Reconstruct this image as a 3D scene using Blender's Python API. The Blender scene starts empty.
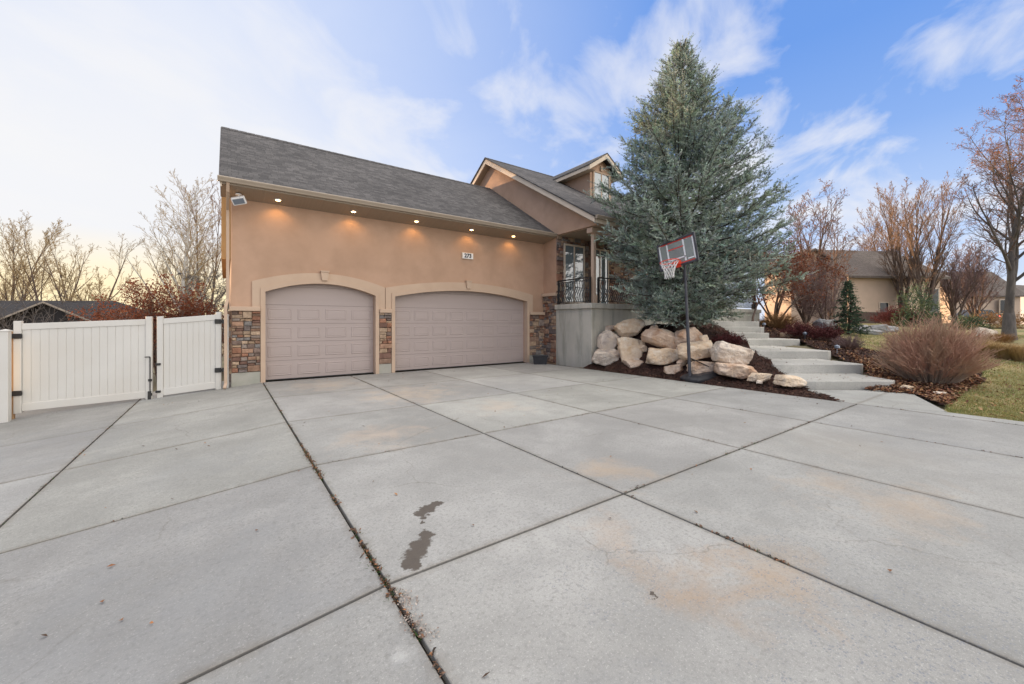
import bpy, bmesh, math, random
import numpy as np
from mathutils import Vector, Matrix, noise as mnoise

random.seed(7)
rng = np.random.default_rng(7)
C = bpy.context.scene.collection
F, YH, EYE = 400.0, 322.0, 1.66
CR = (.8131, -.5821)      # camera right in plan
CF = (.5821, .8131)       # camera forward in plan

def XZ(X, Z):             # metres right / metres forward -> plan
    return (CR[0]*X + CF[0]*Z, CR[1]*X + CF[1]*Z)
def PZ(px, Z):
    return XZ((px-512)/F*Z, Z)
def toXZ(u, n):
    return (CR[0]*u + CR[1]*n, CF[0]*u + CF[1]*n)
def ZH(y, Z):
    return EYE + (YH-y)/F*Z
def G(px, y, z=0.0):
    Z = F*(EYE-z)/(y-YH)
    return PZ(px, Z)
def ss(a, b, x):
    t = min(1, max(0, (x-a)/(b-a))); return t*t*(3-2*t)

# ------------------------------------------------------------------ materials
def new_mat(name):
    m = bpy.data.materials.new(name); m.use_nodes = True
    nt = m.node_tree; b = nt.nodes['Principled BSDF']
    return m, nt, b
class NG:
    def __init__(s, nt): s.nt = nt; s.N = nt.nodes; s.L = nt.links
    def node(s, t, **kw):
        n = s.N.new(t)
        for k, v in kw.items(): setattr(n, k, v)
        return n
    def link(s, a, b): s.L.new(a, b)
    def inp(s, sock, v):
        if hasattr(v, 'is_linked') or isinstance(v, bpy.types.NodeSocket): s.link(v, sock)
        else: sock.default_value = v
    def obj(s): return s.node('ShaderNodeTexCoord').outputs['Object']
    def noise(s, vec, scale, detail=4, rough=.55, dist=0.0, out='Fac'):
        n = s.node('ShaderNodeTexNoise'); s.inp(n.inputs['Vector'], vec)
        n.inputs['Scale'].default_value = scale; n.inputs['Detail'].default_value = detail
        n.inputs['Roughness'].default_value = rough; n.inputs['Distortion'].default_value = dist
        return n.outputs[out]
    def ramp(s, fac, stops):
        n = s.node('ShaderNodeValToRGB'); s.inp(n.inputs[0], fac)
        e = n.color_ramp.elements
        while len(e) < len(stops): e.new(.5)
        for i, (p, c) in enumerate(stops):
            e[i].position = p
            e[i].color = (c, c, c, 1) if isinstance(c, (int, float)) else (*c, 1)
        return n.outputs[0]
    def mix(s, fac, a, b, mode='MIX'):
        n = s.node('ShaderNodeMix', data_type='RGBA', blend_type=mode)
        s.inp(n.inputs[0], fac)
        for sk, v in ((n.inputs[6], a), (n.inputs[7], b)):
            s.inp(sk, (*v, 1) if isinstance(v, tuple) and len(v) == 3 else v)
        return n.outputs[2]
    def math(s, op, a, b=0.0, clamp=False):
        n = s.node('ShaderNodeMath', operation=op, use_clamp=clamp)
        s.inp(n.inputs[0], a); s.inp(n.inputs[1], b); return n.outputs[0]
    def vmath(s, op, a, b=(0, 0, 0), out=0):
        n = s.node('ShaderNodeVectorMath', operation=op)
        s.inp(n.inputs[0], a); s.inp(n.inputs[1], b); return n.outputs[out]
    def mapping(s, vec, scale=(1, 1, 1), loc=(0, 0, 0), rot=(0, 0, 0)):
        n = s.node('ShaderNodeMapping'); s.inp(n.inputs['Vector'], vec)
        n.inputs['Scale'].default_value = scale; n.inputs['Location'].default_value = loc
        n.inputs['Rotation'].default_value = rot
        return n.outputs[0]
    def bump(s, h, strength, dist=.01, prev=None):
        n = s.node('ShaderNodeBump'); s.inp(n.inputs['Height'], h)
        n.inputs['Strength'].default_value = strength; n.inputs['Distance'].default_value = dist
        if prev is not None: s.link(prev, n.inputs['Normal'])
        return n.outputs[0]

def sp(b, v):
    b.inputs['Specular IOR Level'].default_value = v

def mat(name, c1, c2=None, scale=3, rough=.8, bump=0, bscale=60, bdist=.01, attr=False, spec=.3, metal=0,
        c3=None, s3=.6, dirt=None, stretch=(1, 1, 1), trans=0):
    m, nt, b = new_mat(name); g = NG(nt)
    o = g.obj()
    if stretch != (1, 1, 1): o = g.mapping(o, stretch)
    c2 = c2 or c1
    col = g.mix(g.ramp(g.noise(o, scale), [(.32, 0.), (.68, 1.)]), c1, c2)
    if c3: col = g.mix(g.ramp(g.noise(o, s3, 5, .6), [(.45, 0.), (.7, 1.)]), col, c3)
    if attr:
        a = g.node('ShaderNodeAttribute', attribute_name='Col')
        col = g.mix(1.0, col, a.outputs['Color'], 'MULTIPLY')
    g.link(col, b.inputs['Base Color'])
    b.inputs['Roughness'].default_value = rough; sp(b, spec); b.inputs['Metallic'].default_value = metal
    if bump: g.link(g.bump(g.noise(o, bscale, 5, .6), bump, bdist), b.inputs['Normal'])
    if trans:
        t = g.node('ShaderNodeBsdfTranslucent'); g.link(col, t.inputs['Color'])
        mx = g.node('ShaderNodeMixShader'); mx.inputs[0].default_value = trans
        g.link(b.outputs[0], mx.inputs[1]); g.link(t.outputs[0], mx.inputs[2])
        g.link(mx.outputs[0], nt.nodes['Material Output'].inputs['Surface'])
    return m

M = {}
M['stucco'] = mat('stucco', (.50, .333, .238), (.45, .297, .207), .7, .9, .45, 70, .008, spec=.15, c3=(.395, .26, .18), s3=.8)
M['stucco_far'] = mat('stucco far', (.56, .43, .33), (.5, .39, .30), 1, .9, .2, 30)
M['trim'] = mat('trim', (.52, .39, .29), (.47, .345, .255), 1.5, .85, .2, 120, .004, spec=.2)
M['gutter'] = mat('gutter metal', (.36, .30, .235), (.33, .27, .21), 2, .45, 0, spec=.4)
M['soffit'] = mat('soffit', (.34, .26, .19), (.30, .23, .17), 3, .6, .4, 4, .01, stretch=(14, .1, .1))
M['fascia'] = mat('fascia', (.66, .55, .43), (.6, .5, .39), 2, .6)
M['rake_board'] = mat('rake board', (.60, .36, .15), (.54, .32, .14), 2, .8, .2, 60)
M['door'] = mat('garage door', (.385, .32, .30), (.36, .30, .28), .9, .5, .12, 40, .003, spec=.35, stretch=(.6, 1, 4))
M['seal'] = mat('rubber', (.03, .03, .03), None, 3, .7)
M['stone'] = mat('stone veneer', (1, 1, 1), (.62, .6, .6), 9, .9, .9, 28, .02, attr=True, spec=.2)
M['mortar'] = mat('mortar', (.10, .08, .065), (.06, .05, .04), 20, .95)
M['found'] = mat('foundation', (.40, .38, .33), (.33, .32, .28), 2, .9, .3, 60, c3=(.28, .29, .24), s3=1.5)
M['vinyl'] = mat('white vinyl', (.59, .575, .54), (.55, .535, .50), .8, .45, .03, 20, spec=.35, c3=(.55, .525, .48), s3=.9)
M['black'] = mat('black iron', (.018, .018, .02), (.03, .028, .026), 6, .5, .1, 80, spec=.4)
M['plastic_black'] = mat('black plastic', (.02, .021, .025), (.035, .035, .04), 3, .45, .05, 40, spec=.4)
M['hoop_grey'] = mat('grey frame', (.045, .046, .055), (.06, .06, .07), 5, .45, spec=.4)
M['white'] = mat('white paint', (.8, .8, .8), (.74, .74, .75), 3, .5)
M['red'] = mat('red paint', (.72, .06, .045), (.62, .05, .04), 4, .45)
M['rim_red'] = mat('rim red', (.85, .08, .03), (.7, .06, .03), 4, .4)
M['net'] = mat('net cord', (.78, .76, .74), None, 3, .9)
M['wood'] = mat('wood post', (.45, .29, .16), (.36, .22, .12), 3, .8, .3, 20, stretch=(6, 6, .6))
M['mulch'] = mat('mulch soil', (.030, .016, .012), (.065, .034, .025), 25, .95, 1, 70, .03, c3=(.075, .03, .022), s3=2)
M['chips'] = mat('bark chips', (1, 1, 1), (.6, .6, .6), 30, .9, .4, 60, attr=True)
M['bark_con'] = mat('conifer bark', (.09, .065, .05), (.05, .038, .03), 12, .95, .8, 40, .02)
M['bark'] = mat('bare bark', (.17, .12, .095), (.10, .075, .06), 8, .95, .5, 40, .02, stretch=(1, 1, .3))
M['bark_grey'] = mat('grey bark', (.17, .15, .135), (.09, .08, .075), 6, .95, .7, 30, .03, stretch=(1, 1, .3))
M['bark_white'] = mat('aspen bark', (.55, .54, .50), (.40, .38, .34), 4, .8, .2, 30)
M['twig'] = mat('twigs', (.21, .135, .10), (.15, .095, .075), 2, .9)
M['twig_orange'] = mat('orange twigs', (.30, .20, .135), (.23, .15, .105), .8, .9)
M['twig_tan'] = mat('tan twigs', (.40, .29, .15), (.32, .23, .12), .8, .9)
M['twig_purple'] = mat('purple twigs', (.24, .165, .155), (.17, .115, .11), 1, .9)
M['twig_red'] = mat('red stems', (.50, .275, .20), (.43, .26, .18), 2, .7, c3=(.47, .35, .235), s3=1.5)
M['twig_base'] = mat('bush stems', (.42, .33, .25), (.32, .23, .18), 3, .85)
M['leaf_brown'] = mat('russet leaves', (.24, .085, .04), (.15, .05, .03), 3, .75, trans=.25)
M['leaf_orange'] = mat('dry orange leaves', (.42, .17, .055), (.28, .10, .04), 3, .75, trans=.3)
M['leaf_red'] = mat('dark red leaves', (.13, .03, .03), (.07, .02, .02), 4, .75, trans=.2)
M['leaf_green'] = mat('green weeds', (.07, .13, .03), (.04, .08, .02), 5, .7, trans=.2)
M['needle'] = mat('glaucous needles', (.36, .42, .365), (.21, .265, .225), 1.4, .65, attr=True, spec=.4, c3=(.24, .27, .18), s3=.5, trans=.08)
M['needle_dark'] = mat('dark green needles', (.055, .10, .06), (.09, .13, .075), 1.5, .75, attr=True)
M['juniper'] = mat('juniper foliage', (.05, .09, .055), (.08, .115, .06), 1.2, .8, attr=True)
M['straw'] = mat('dry grass', (.50, .36, .18), (.40, .27, .125), 1, .85, trans=.2)
M['golden_mound'] = mat('golden dry grass', (.34, .20, .085), (.24, .13, .06), 2, .85, trans=.2)
M['grass'] = mat('grass blades', (.22, .21, .08), (.42, .33, .16), .9, .85, attr=True, trans=.2, c3=(.16, .20, .06), s3=.6)
M['lawn'] = mat('lawn soil', (.26, .22, .10), (.34, .27, .14), .9, .95, .6, 50, .03, c3=(.13, .15, .05), s3=.5)
M['terrain'] = mat('bare ground', (.20, .17, .10), (.15, .13, .08), .4, .95, .3, 8)
M['rock'] = mat('tan boulder', (.80, .66, .50), (.62, .42, .25), 3.2, .9, 1, 14, .06, spec=.15, c3=(.82, .74, .62), s3=2.4)
M['rock_pink'] = mat('pink boulder', (.74, .59, .46), (.58, .41, .29), 3.2, .9, 1, 14, .06, spec=.15, c3=(.42, .23, .13), s3=2.6)
M['rock_white'] = mat('pale boulder', (.80, .71, .60), (.66, .53, .41), 3.2, .9, 1, 14, .06, spec=.15, c3=(.34, .28, .25), s3=2.7)
M['rock_grey'] = mat('grey boulder', (.36, .35, .34), (.26, .26, .26), 2.5, .9, .8, 10, .05, spec=.15)
M['car'] = mat('dark car paint', (.02, .022, .03), None, 3, .25, spec=.5)
M['white_far'] = mat('pale siding', (.72, .70, .68), (.66, .64, .62), 1, .8)
M['brick_far'] = mat('dark stone base', (.13, .09, .075), (.09, .065, .055), 5, .9, .5, 12)
M['lampmetal'] = mat('grey metal', (.22, .25, .30), None, 3, .4, metal=.6)

def m_glass(name, c, rough=.03):
    m, nt, b = new_mat(name); g = NG(nt)
    col = g.mix(g.noise(g.obj(), 1.2), c, tuple(x*.7 for x in c))
    g.link(col, b.inputs['Base Color']); b.inputs['Roughness'].default_value = rough
    b.inputs['IOR'].default_value = 1.9 if c[0] > .1 else 1.45; sp(b, .8 if c[0] > .1 else .3)
    return m
M['glass'] = m_glass('window glass', (.20, .25, .27))
M['glass_dark'] = m_glass('dark window glass', (.02, .025, .03))
def m_acrylic():
    m, nt, b = new_mat('smoky acrylic'); g = NG(nt)
    b.inputs['Base Color'].default_value = (.55, .58, .56, 1); b.inputs['Roughness'].default_value = .1
    t = g.node('ShaderNodeBsdfTransparent'); t.inputs[0].default_value = (.75, .77, .77, 1)
    mx = g.node('ShaderNodeMixShader'); mx.inputs[0].default_value = .66
    g.link(b.outputs[0], mx.inputs[1]); g.link(t.outputs[0], mx.inputs[2])
    g.link(mx.outputs[0], nt.nodes['Material Output'].inputs['Surface'])
    return m
M['acrylic'] = m_acrylic()
def m_emit(name, c, s):
    m, nt, b = new_mat(name)
    b.inputs['Base Color'].default_value = (*c, 1)
    b.inputs['Emission Color'].default_value = (*c, 1); b.inputs['Emission Strength'].default_value = s
    return m
M['lamp'] = m_emit('lit lamp', (1, .62, .25), 14)
M['taillight'] = m_emit('tail light', (1, .08, .05), 3)

def m_shingle(name, c1, c2, swap=False):
    m, nt, b = new_mat(name); g = NG(nt)
    o = g.obj()
    sx = g.node('ShaderNodeSeparateXYZ'); g.link(o, sx.inputs[0])
    cb = g.node('ShaderNodeCombineXYZ')
    a, d = (sx.outputs[1], sx.outputs[0]) if swap else (sx.outputs[0], sx.outputs[1])
    g.link(a, cb.inputs[0]); g.link(g.math('MULTIPLY', d, 1.18), cb.inputs[1])
    br = g.node('ShaderNodeTexBrick'); g.link(cb.outputs[0], br.inputs['Vector'])
    br.offset = .37; br.offset_frequency = 2; br.squash = .7; br.squash_frequency = 3
    for k, v in (('Scale', 1), ('Mortar Size', .006), ('Mortar Smooth', .4), ('Bias', -.1), ('Brick Width', .23), ('Row Height', .14)):
        br.inputs[k].default_value = v
    br.inputs['Color1'].default_value = (*c1, 1); br.inputs['Color2'].default_value = (*c2, 1)
    br.inputs['Mortar'].default_value = (*(x*.35 for x in c1), 1)
    col = g.mix(g.ramp(g.noise(o, 160, 2), [(.3, .0), (.7, .5)]), br.outputs['Color'], tuple(x*1.5 for x in c2))
    col = g.mix(g.ramp(g.noise(o, .6, 3), [(.35, 0.), (.75, .45)]), col, tuple(x*.65 for x in c1))
    g.link(col, b.inputs['Base Color']); b.inputs['Roughness'].default_value = .92; sp(b, .2)
    # shingle courses overlap: saw-tooth height down the slope
    saw = g.math('FRACT', g.math('DIVIDE', g.math('MULTIPLY', d, 1.18), .14))
    h = g.math('SUBTRACT', br.outputs['Fac'], g.math('MULTIPLY', saw, .0))
    n1 = g.bump(g.math('MULTIPLY', br.outputs['Fac'], -1), .6, .012)
    n2 = g.bump(g.math('MULTIPLY', saw, -1), .6, .015, n1)
    n3 = g.bump(g.noise(o, 120, 2), .5, .006, n2)
    g.link(n3, b.inputs['Normal'])
    return m
M['shingle'] = m_shingle('asphalt shingles', (.042, .040, .040), (.135, .126, .122))
M['shingle_dormer'] = m_shingle('asphalt shingles across', (.042, .040, .040), (.135, .126, .122), True)
M['shingle_far'] = m_shingle('brown shingles', (.10, .083, .072), (.16, .135, .118))
M['shingle_dark'] = m_shingle('dark shingles', (.03, .028, .028), (.055, .05, .05))

def m_concrete(name, stains=True, tone=(.455, .452, .43)):
    m, nt, b = new_mat(name); g = NG(nt)
    o = g.obj()
    at = g.node('ShaderNodeAttribute', attribute_name='Col')
    t2 = tuple(x*.72 for x in tone)
    col = g.mix(g.ramp(g.noise(o, .55, 6, .62, .4), [(.38, 0.), (.60, 1.)]), tone, t2)
    col = g.mix(g.ramp(g.noise(o, 2.6, 6, .7), [(.46, 0.), (.7, .6)]), col, tuple(x*.64 for x in tone))
    # broom finish streaks and fine grain
    gr = g.noise(o, 190, 3, .7)
    col = g.mix(g.ramp(gr, [(.35, .0), (.7, .62)]), col, tuple(x*.5 for x in tone))
    mt = g.noise(g.mapping(o, (1, 1, 1), (7, 3, 0)), 34, 4, .75)
    col = g.mix(g.ramp(mt, [(.34, .75), (.5, 0.)]), col, tuple(x*.52 for x in tone))
    col = g.mix(g.ramp(g.noise(g.mapping(o, (1, 1, 1), (3, 9, 0)), 75, 2, .7), [(.58, .0), (.72, .45)]), col, (.64, .625, .59))
    col = g.mix(1.0, col, at.outputs['Color'], 'MULTIPLY')
    nrm_h = gr
    if stains:
        # rust and earth coloured blotches
        nz = g.noise(o, 2.1, 7, .72, .4)
        def spot(c, r, lo=.0, hi=.55):
            d = g.vmath('DISTANCE', o, (c[0], c[1], 0), 'Value')
            s = g.math('SUBTRACT', 1.0, g.math('DIVIDE', d, r))
            s = g.math('ADD', g.math('MULTIPLY', s, .8), g.math('MULTIPLY', g.math('SUBTRACT', nz, .5), 3.2))
            return g.ramp(s, [(lo, 0.), (hi, 1.)])
        for c, r, cc, k in (((2.45, 1.38), .55, (.36, .25, .16), .55), ((2.95, 1.15), .5, (.38, .28, .19), .45), ((3.55, 2.95), .55, (.46, .33, .21), .4),
                            ((2.45, 2.1), .35, (.46, .32, .21), .42), ((5.0, 1.05), .75, (.45, .33, .22), .42), ((3.4, 8.9), 1.3, (.52, .40, .29), .5),
                            ((2.2, 11.5), 1.2, (.52, .40, .29), .4), ((4.4, 6.6), .8, (.50, .39, .29), .4), ((6.9, 1.6), 1.0, (.34, .30, .24), .45), ((1.9, 5.9), .8, (.52, .40, .30), .4)):
            f = g.math('MULTIPLY', spot(c, r, .05, 1.1), k)
            col = g.mix(f, col, cc)
        # dirt gathered along the joints
        sx = g.node('ShaderNodeSeparateXYZ'); g.link(o, sx.inputs[0]); dj = None
        for ax_, vals in ((0, (-1.72, .83, 3.13, 5.5, 7.92, 10.4)), (1, (2.52, 5.1, 7.58, 10.2))):
            for v_ in vals:
                d_ = g.math('ABSOLUTE', g.math('SUBTRACT', sx.outputs[ax_], v_))
                dj = d_ if dj is None else g.math('MINIMUM', dj, d_)
        jn = g.math('DIVIDE', dj, g.math('ADD', g.math('MULTIPLY', g.noise(o, 6, 6, .7), .30), -.08))
        col = g.mix(g.ramp(jn, [(.0, .55), (.35, .28), (1., 0.)]), col, (.17, .145, .115))
        # hairline cracks and scuffs
        ck = g.node('ShaderNodeTexVoronoi', feature='DISTANCE_TO_EDGE'); g.link(g.vmath('ADD', o, g.vmath('MULTIPLY', g.noise(o, 3, 5, .6, 0, 'Color'), (.35, .35, 0))), ck.inputs['Vector']); ck.inputs['Scale'].default_value = .42
        col = g.mix(g.math('MULTIPLY', g.ramp(ck.outputs['Distance'], [(.0005, .55), (.0022, 0.)]), g.ramp(g.noise(o, .8, 3), [(.5, 0.), (.6, 1.)])), col, (.15, .135, .115))
        # damp greyish areas
        for c, r, k in (((-.6, 3.0), 1.6, .28), ((5.6, 8.0), 1.4, .22), ((.9, .9), .9, .30), ((7.4, 1.3), 1.3, .3), ((-2.8, 9.5), 2.2, .25), ((-.2, 6.2), 1.0, .16)):
            f = g.math('MULTIPLY', spot(c, r, .0, .8), k*1.35)
            col = g.mix(f, col, (.24, .245, .25))
        # exposed aggregate on the worn slab
        vo = g.node('ShaderNodeTexVoronoi'); g.link(g.mapping(o, (1, 1.25, 1)), vo.inputs['Vector'])
        vo.inputs['Scale'].default_value = 52; vo.inputs['Randomness'].default_value = 1
        cells = g.ramp(vo.outputs['Distance'], [(.22, 1.), (.42, 0.)])
        pick = g.ramp(g.noise(o, 20, 3, .6), [(.46, 0.), (.56, 1.)])
        aggm = g.math('MULTIPLY', spot((3.0, .62), 1.15, .0, .5), .95)
        aggm2 = g.math('MULTIPLY', spot((2.3, 1.7), 1.0, .05, .7), .75)
        agg = g.math('MULTIPLY', g.math('MULTIPLY', cells, pick), g.math('MAXIMUM', aggm, aggm2))
        col = g.mix(agg, col, (.20, .21, .235))
        # oil marks
        nw = g.node('ShaderNodeTexNoise'); g.link(o, nw.inputs['Vector']); nw.inputs['Scale'].default_value = 11; nw.inputs['Detail'].default_value = 7; nw.inputs['Roughness'].default_value = .65
        wob = g.vmath('ADD', o, g.vmath('SCALE', g.vmath('SUBTRACT', nw.outputs['Color'], (.5, .5, .5)), ))
        sc = [n for n in nt.nodes if n.type == 'VECT_MATH' and n.operation == 'SCALE'][-1]; sc.inputs['Scale'].default_value = .17
        wz = g.node('ShaderNodeSeparateXYZ'); g.link(wob, wz.inputs[0])
        wc = g.node('ShaderNodeCombineXYZ'); g.link(wz.outputs[0], wc.inputs[0]); g.link(wz.outputs[1], wc.inputs[1])
        best = None
        for (x, y, r) in ((1.03, 2.64, .085), (1.10, 2.72, .10), (1.19, 2.82, .095), (1.27, 2.93, .075), (1.57, 3.37, .07), (1.47, 3.33, .085), (1.37, 3.28, .07), (1.33, 3.12, .03), (1.36, 3.19, .035), (2.1, 1.475, .02)):
            s = g.math('SUBTRACT', 1.0, g.math('DIVIDE', g.vmath('DISTANCE', wc.outputs[0], (x, y, 0), 'Value'), r))
            if best is None: best = s
            else:
                best = g.math('SMOOTH_MAX', best, s); best.node.inputs[2].default_value = .35
        oil = g.ramp(best, [(.04, 0.), (.22, 1.)])
        oilc = g.mix(g.noise(o, 14, 4), (.095, .076, .06), (.06, .047, .038))
        col = g.mix(g.math('MULTIPLY', oil, .9), col, oilc)
        sl = g.math('SUBTRACT', 1.0, g.math('DIVIDE', g.vmath('DISTANCE', wc.outputs[0], (.72, 1.95, 0), 'Value'), .07))
        col = g.mix(g.ramp(sl, [(.1, 0.), (.9, .3)]), col, (.62, .615, .59))
    g.link(col, b.inputs['Base Color'])
    g.link(g.ramp(g.noise(o, 3, 4), [(.3, .72), (.7, .92)]), b.inputs['Roughness']); sp(b, .25)
    br_ = g.noise(g.mapping(o, (2.2, 120, 1)), 1.0, 4, .6)
    nn = g.bump(nrm_h, .5, .005); nn = g.bump(br_, .25, .004, nn)
    nn = g.bump(mt, .35, .006, nn)
    nn = g.bump(g.noise(o, 1.2, 3), .15, .03, nn)
    g.link(nn, b.inputs['Normal'])
    return m
M['concrete'] = m_concrete('driveway concrete')
M['concrete_step'] = m_concrete('step concrete', False, (.62, .60, .545))
M['joint'] = mat('joint dirt', (.016, .013, .011), (.035, .028, .022), 30, .95, .6, 80)
def m_porch():
    m, nt, b = new_mat('cast porch concrete'); g = NG(nt); o = g.obj()
    col = g.mix(g.ramp(g.noise(o, .9, 5), [(.35, 0.), (.65, 1.)]), (.50, .475, .41), (.42, .405, .355))
    st = g.noise(g.mapping(o, (2.2, 2.2, .35)), 1.3, 7, .7, .4)
    col = g.mix(g.ramp(st, [(.48, 0.), (.72, .7)]), col, (.22, .225, .185))
    col = g.mix(g.ramp(g.noise(g.mapping(o, (3, 3, .3), (4, 2, 8)), 1.6, 6, .65), [(.55, 0.), (.75, .5)]), col, (.56, .54, .50))
    g.link(col, b.inputs['Base Color']); b.inputs['Roughness'].default_value = .9; sp(b, .2)
    g.link(g.bump(g.noise(o, 40, 5, .7), .3, .01), b.inputs['Normal'])
    return m
M['porch'] = m_porch()

# ------------------------------------------------------------------ mesh building
ORG = {}
class MB:
    def __init__(s): s.v = []; s.f = []; s.c = []
    def quad(s, *p, col=None):
        i = len(s.v); s.v += [tuple(q) for q in p]; s.f.append(tuple(range(i, i+len(p)))); s.c.append(col)
    def box(s, a, b, col=None):
        (x0, y0, z0), (x1, y1, z1) = a, b
        s.hexa([(x0, y0, z0), (x1, y0, z0), (x1, y1, z0), (x0, y1, z0), (x0, y0, z1), (x1, y0, z1), (x1, y1, z1), (x0, y1, z1)], col)
    def hexa(s, p, col=None):
        i = len(s.v); s.v += [tuple(q) for q in p]
        for q in ((3, 2, 1, 0), (4, 5, 6, 7), (0, 1, 5, 4), (1, 2, 6, 5), (2, 3, 7, 6), (3, 0, 4, 7)):
            s.f.append(tuple(i+k for k in q)); s.c.append(col)
    def obox(s, c, ax, ay, az, hx, hy, hz, col=None):
        c = Vector(c); ax = Vector(ax)*hx; ay = Vector(ay)*hy; az = Vector(az)*hz
        s.hexa([c-ax-ay-az, c+ax-ay-az, c+ax+ay-az, c-ax+ay-az, c-ax-ay+az, c+ax-ay+az, c+ax+ay+az, c-ax+ay+az], col)
    def prism(s, poly, ext, col=None):      # poly: 3d points, ext: extrusion vector
        n = len(poly); i = len(s.v); e = Vector(ext)
        s.v += [tuple(p) for p in poly] + [tuple(Vector(p)+e) for p in poly]
        s.f.append(tuple(range(i+n-1, i-1, -1))); s.c.append(col)
        s.f.append(tuple(range(i+n, i+2*n))); s.c.append(col)
        for k in range(n):
            s.f.append((i+k, i+(k+1) % n, i+n+(k+1) % n, i+n+k)); s.c.append(col)
    def strip(s, A, B, col=None):           # quads between two polylines
        i = len(s.v); s.v += [tuple(p) for p in A] + [tuple(p) for p in B]; n = len(A)
        for k in range(n-1): s.f.append((i+k, i+k+1, i+n+k+1, i+n+k)); s.c.append(col)
    def tube(s, pts, r, sides=8, cap=True, col=None):
        pts = [Vector(p) for p in pts]; n = len(pts)
        if not isinstance(r, (list, tuple)): r = [r]*n
        i0 = len(s.v); d = (pts[1]-pts[0]).normalized()
        up = Vector((0, 0, 1)) if abs(d.z) < .9 else Vector((1, 0, 0))
        a = d.cross(up).normalized()
        for k in range(n):
            dk = (pts[min(k+1, n-1)]-pts[max(k-1, 0)]).normalized()
            a = (a-dk*a.dot(dk)).normalized(); bb = dk.cross(a)
            for j in range(sides):
                t = 2*math.pi*j/sides
                s.v.append(tuple(pts[k]+(a*math.cos(t)+bb*math.sin(t))*r[k]))
        for k in range(n-1):
            for j in range(sides):
                j2 = (j+1) % sides
                s.f.append((i0+k*sides+j, i0+k*sides+j2, i0+(k+1)*sides+j2, i0+(k+1)*sides+j)); s.c.append(col)
        if cap:
            s.f.append(tuple(i0+j for j in reversed(range(sides)))); s.c.append(col)
            s.f.append(tuple(i0+(n-1)*sides+j for j in range(sides))); s.c.append(col)
    def build(s, name, m, parent=None, origin=None, smooth=False, bevel=0, fixn=False):
        return link_mesh(name, s.v, s.f, m, parent, origin, smooth, s.c if any(c is not None for c in s.c) else None, bevel, fixn)

def link_mesh(name, v, f, m, parent=None, origin=None, smooth=False, cols=None, bevel=0, fixn=False):
    org = np.array(ORG[parent.name] if parent else (origin or (0, 0, 0)), float)
    me = bpy.data.meshes.new(name)
    va = np.array(v, float).reshape(-1, 3) - org
    if isinstance(f, np.ndarray):
        k = f.shape[1]; nf = len(f)
        me.vertices.add(len(va)); me.vertices.foreach_set('co', va.ravel())
        me.loops.add(nf*k); me.loops.foreach_set('vertex_index', f.ravel().astype(np.int32))
        me.polygons.add(nf); me.polygons.foreach_set('loop_start', np.arange(0, nf*k, k, dtype=np.int32))
        me.update(calc_edges=True); me.validate()
    else:
        me.from_pydata([tuple(p) for p in va], [], f)
    if fixn:
        b = bmesh.new(); b.from_mesh(me); bmesh.ops.remove_doubles(b, verts=b.verts, dist=1e-5); bmesh.ops.recalc_face_normals(b, faces=b.faces); b.to_mesh(me); b.free()
    if cols is not None:
        ca = me.color_attributes.new('Col', 'FLOAT_COLOR', 'CORNER')
        if isinstance(cols, np.ndarray): arr = cols
        else: arr = np.array([(c if c is not None else (1, 1, 1)) for c in cols], float)
        tot = np.zeros(len(me.polygons), np.int32); me.polygons.foreach_get('loop_total', tot)
        rep = np.repeat(arr[:len(tot)], tot, axis=0)
        rgba = np.ones((len(rep), 4)); rgba[:, :3] = rep
        ca.data.foreach_set('color', rgba.ravel())
    if smooth: me.polygons.foreach_set('use_smooth', np.ones(len(me.polygons), bool))
    me.materials.append(m)
    o = bpy.data.objects.new(name, me); C.objects.link(o)
    if parent: o.parent = parent
    else: o.location = org
    ORG[o.name] = tuple(org)
    if bevel:
        bv = o.modifiers.new('bevel', 'BEVEL'); bv.width = bevel; bv.segments = 2; bv.limit_method = 'ANGLE'; bv.angle_limit = .6
    return o

def tag(o, label=None, cat=None, group=None, kind=None):
    if label: o['label'] = label
    if cat: o['category'] = cat
    if group: o['group'] = group
    if kind: o['kind'] = kind
    return o
def thing(name, label, cat, loc, group=None):
    o = bpy.data.objects.new(name, None); C.objects.link(o); o.location = loc; o.empty_display_size = .2
    ORG[o.name] = tuple(loc)
    return tag(o, label, cat, group)

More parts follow.
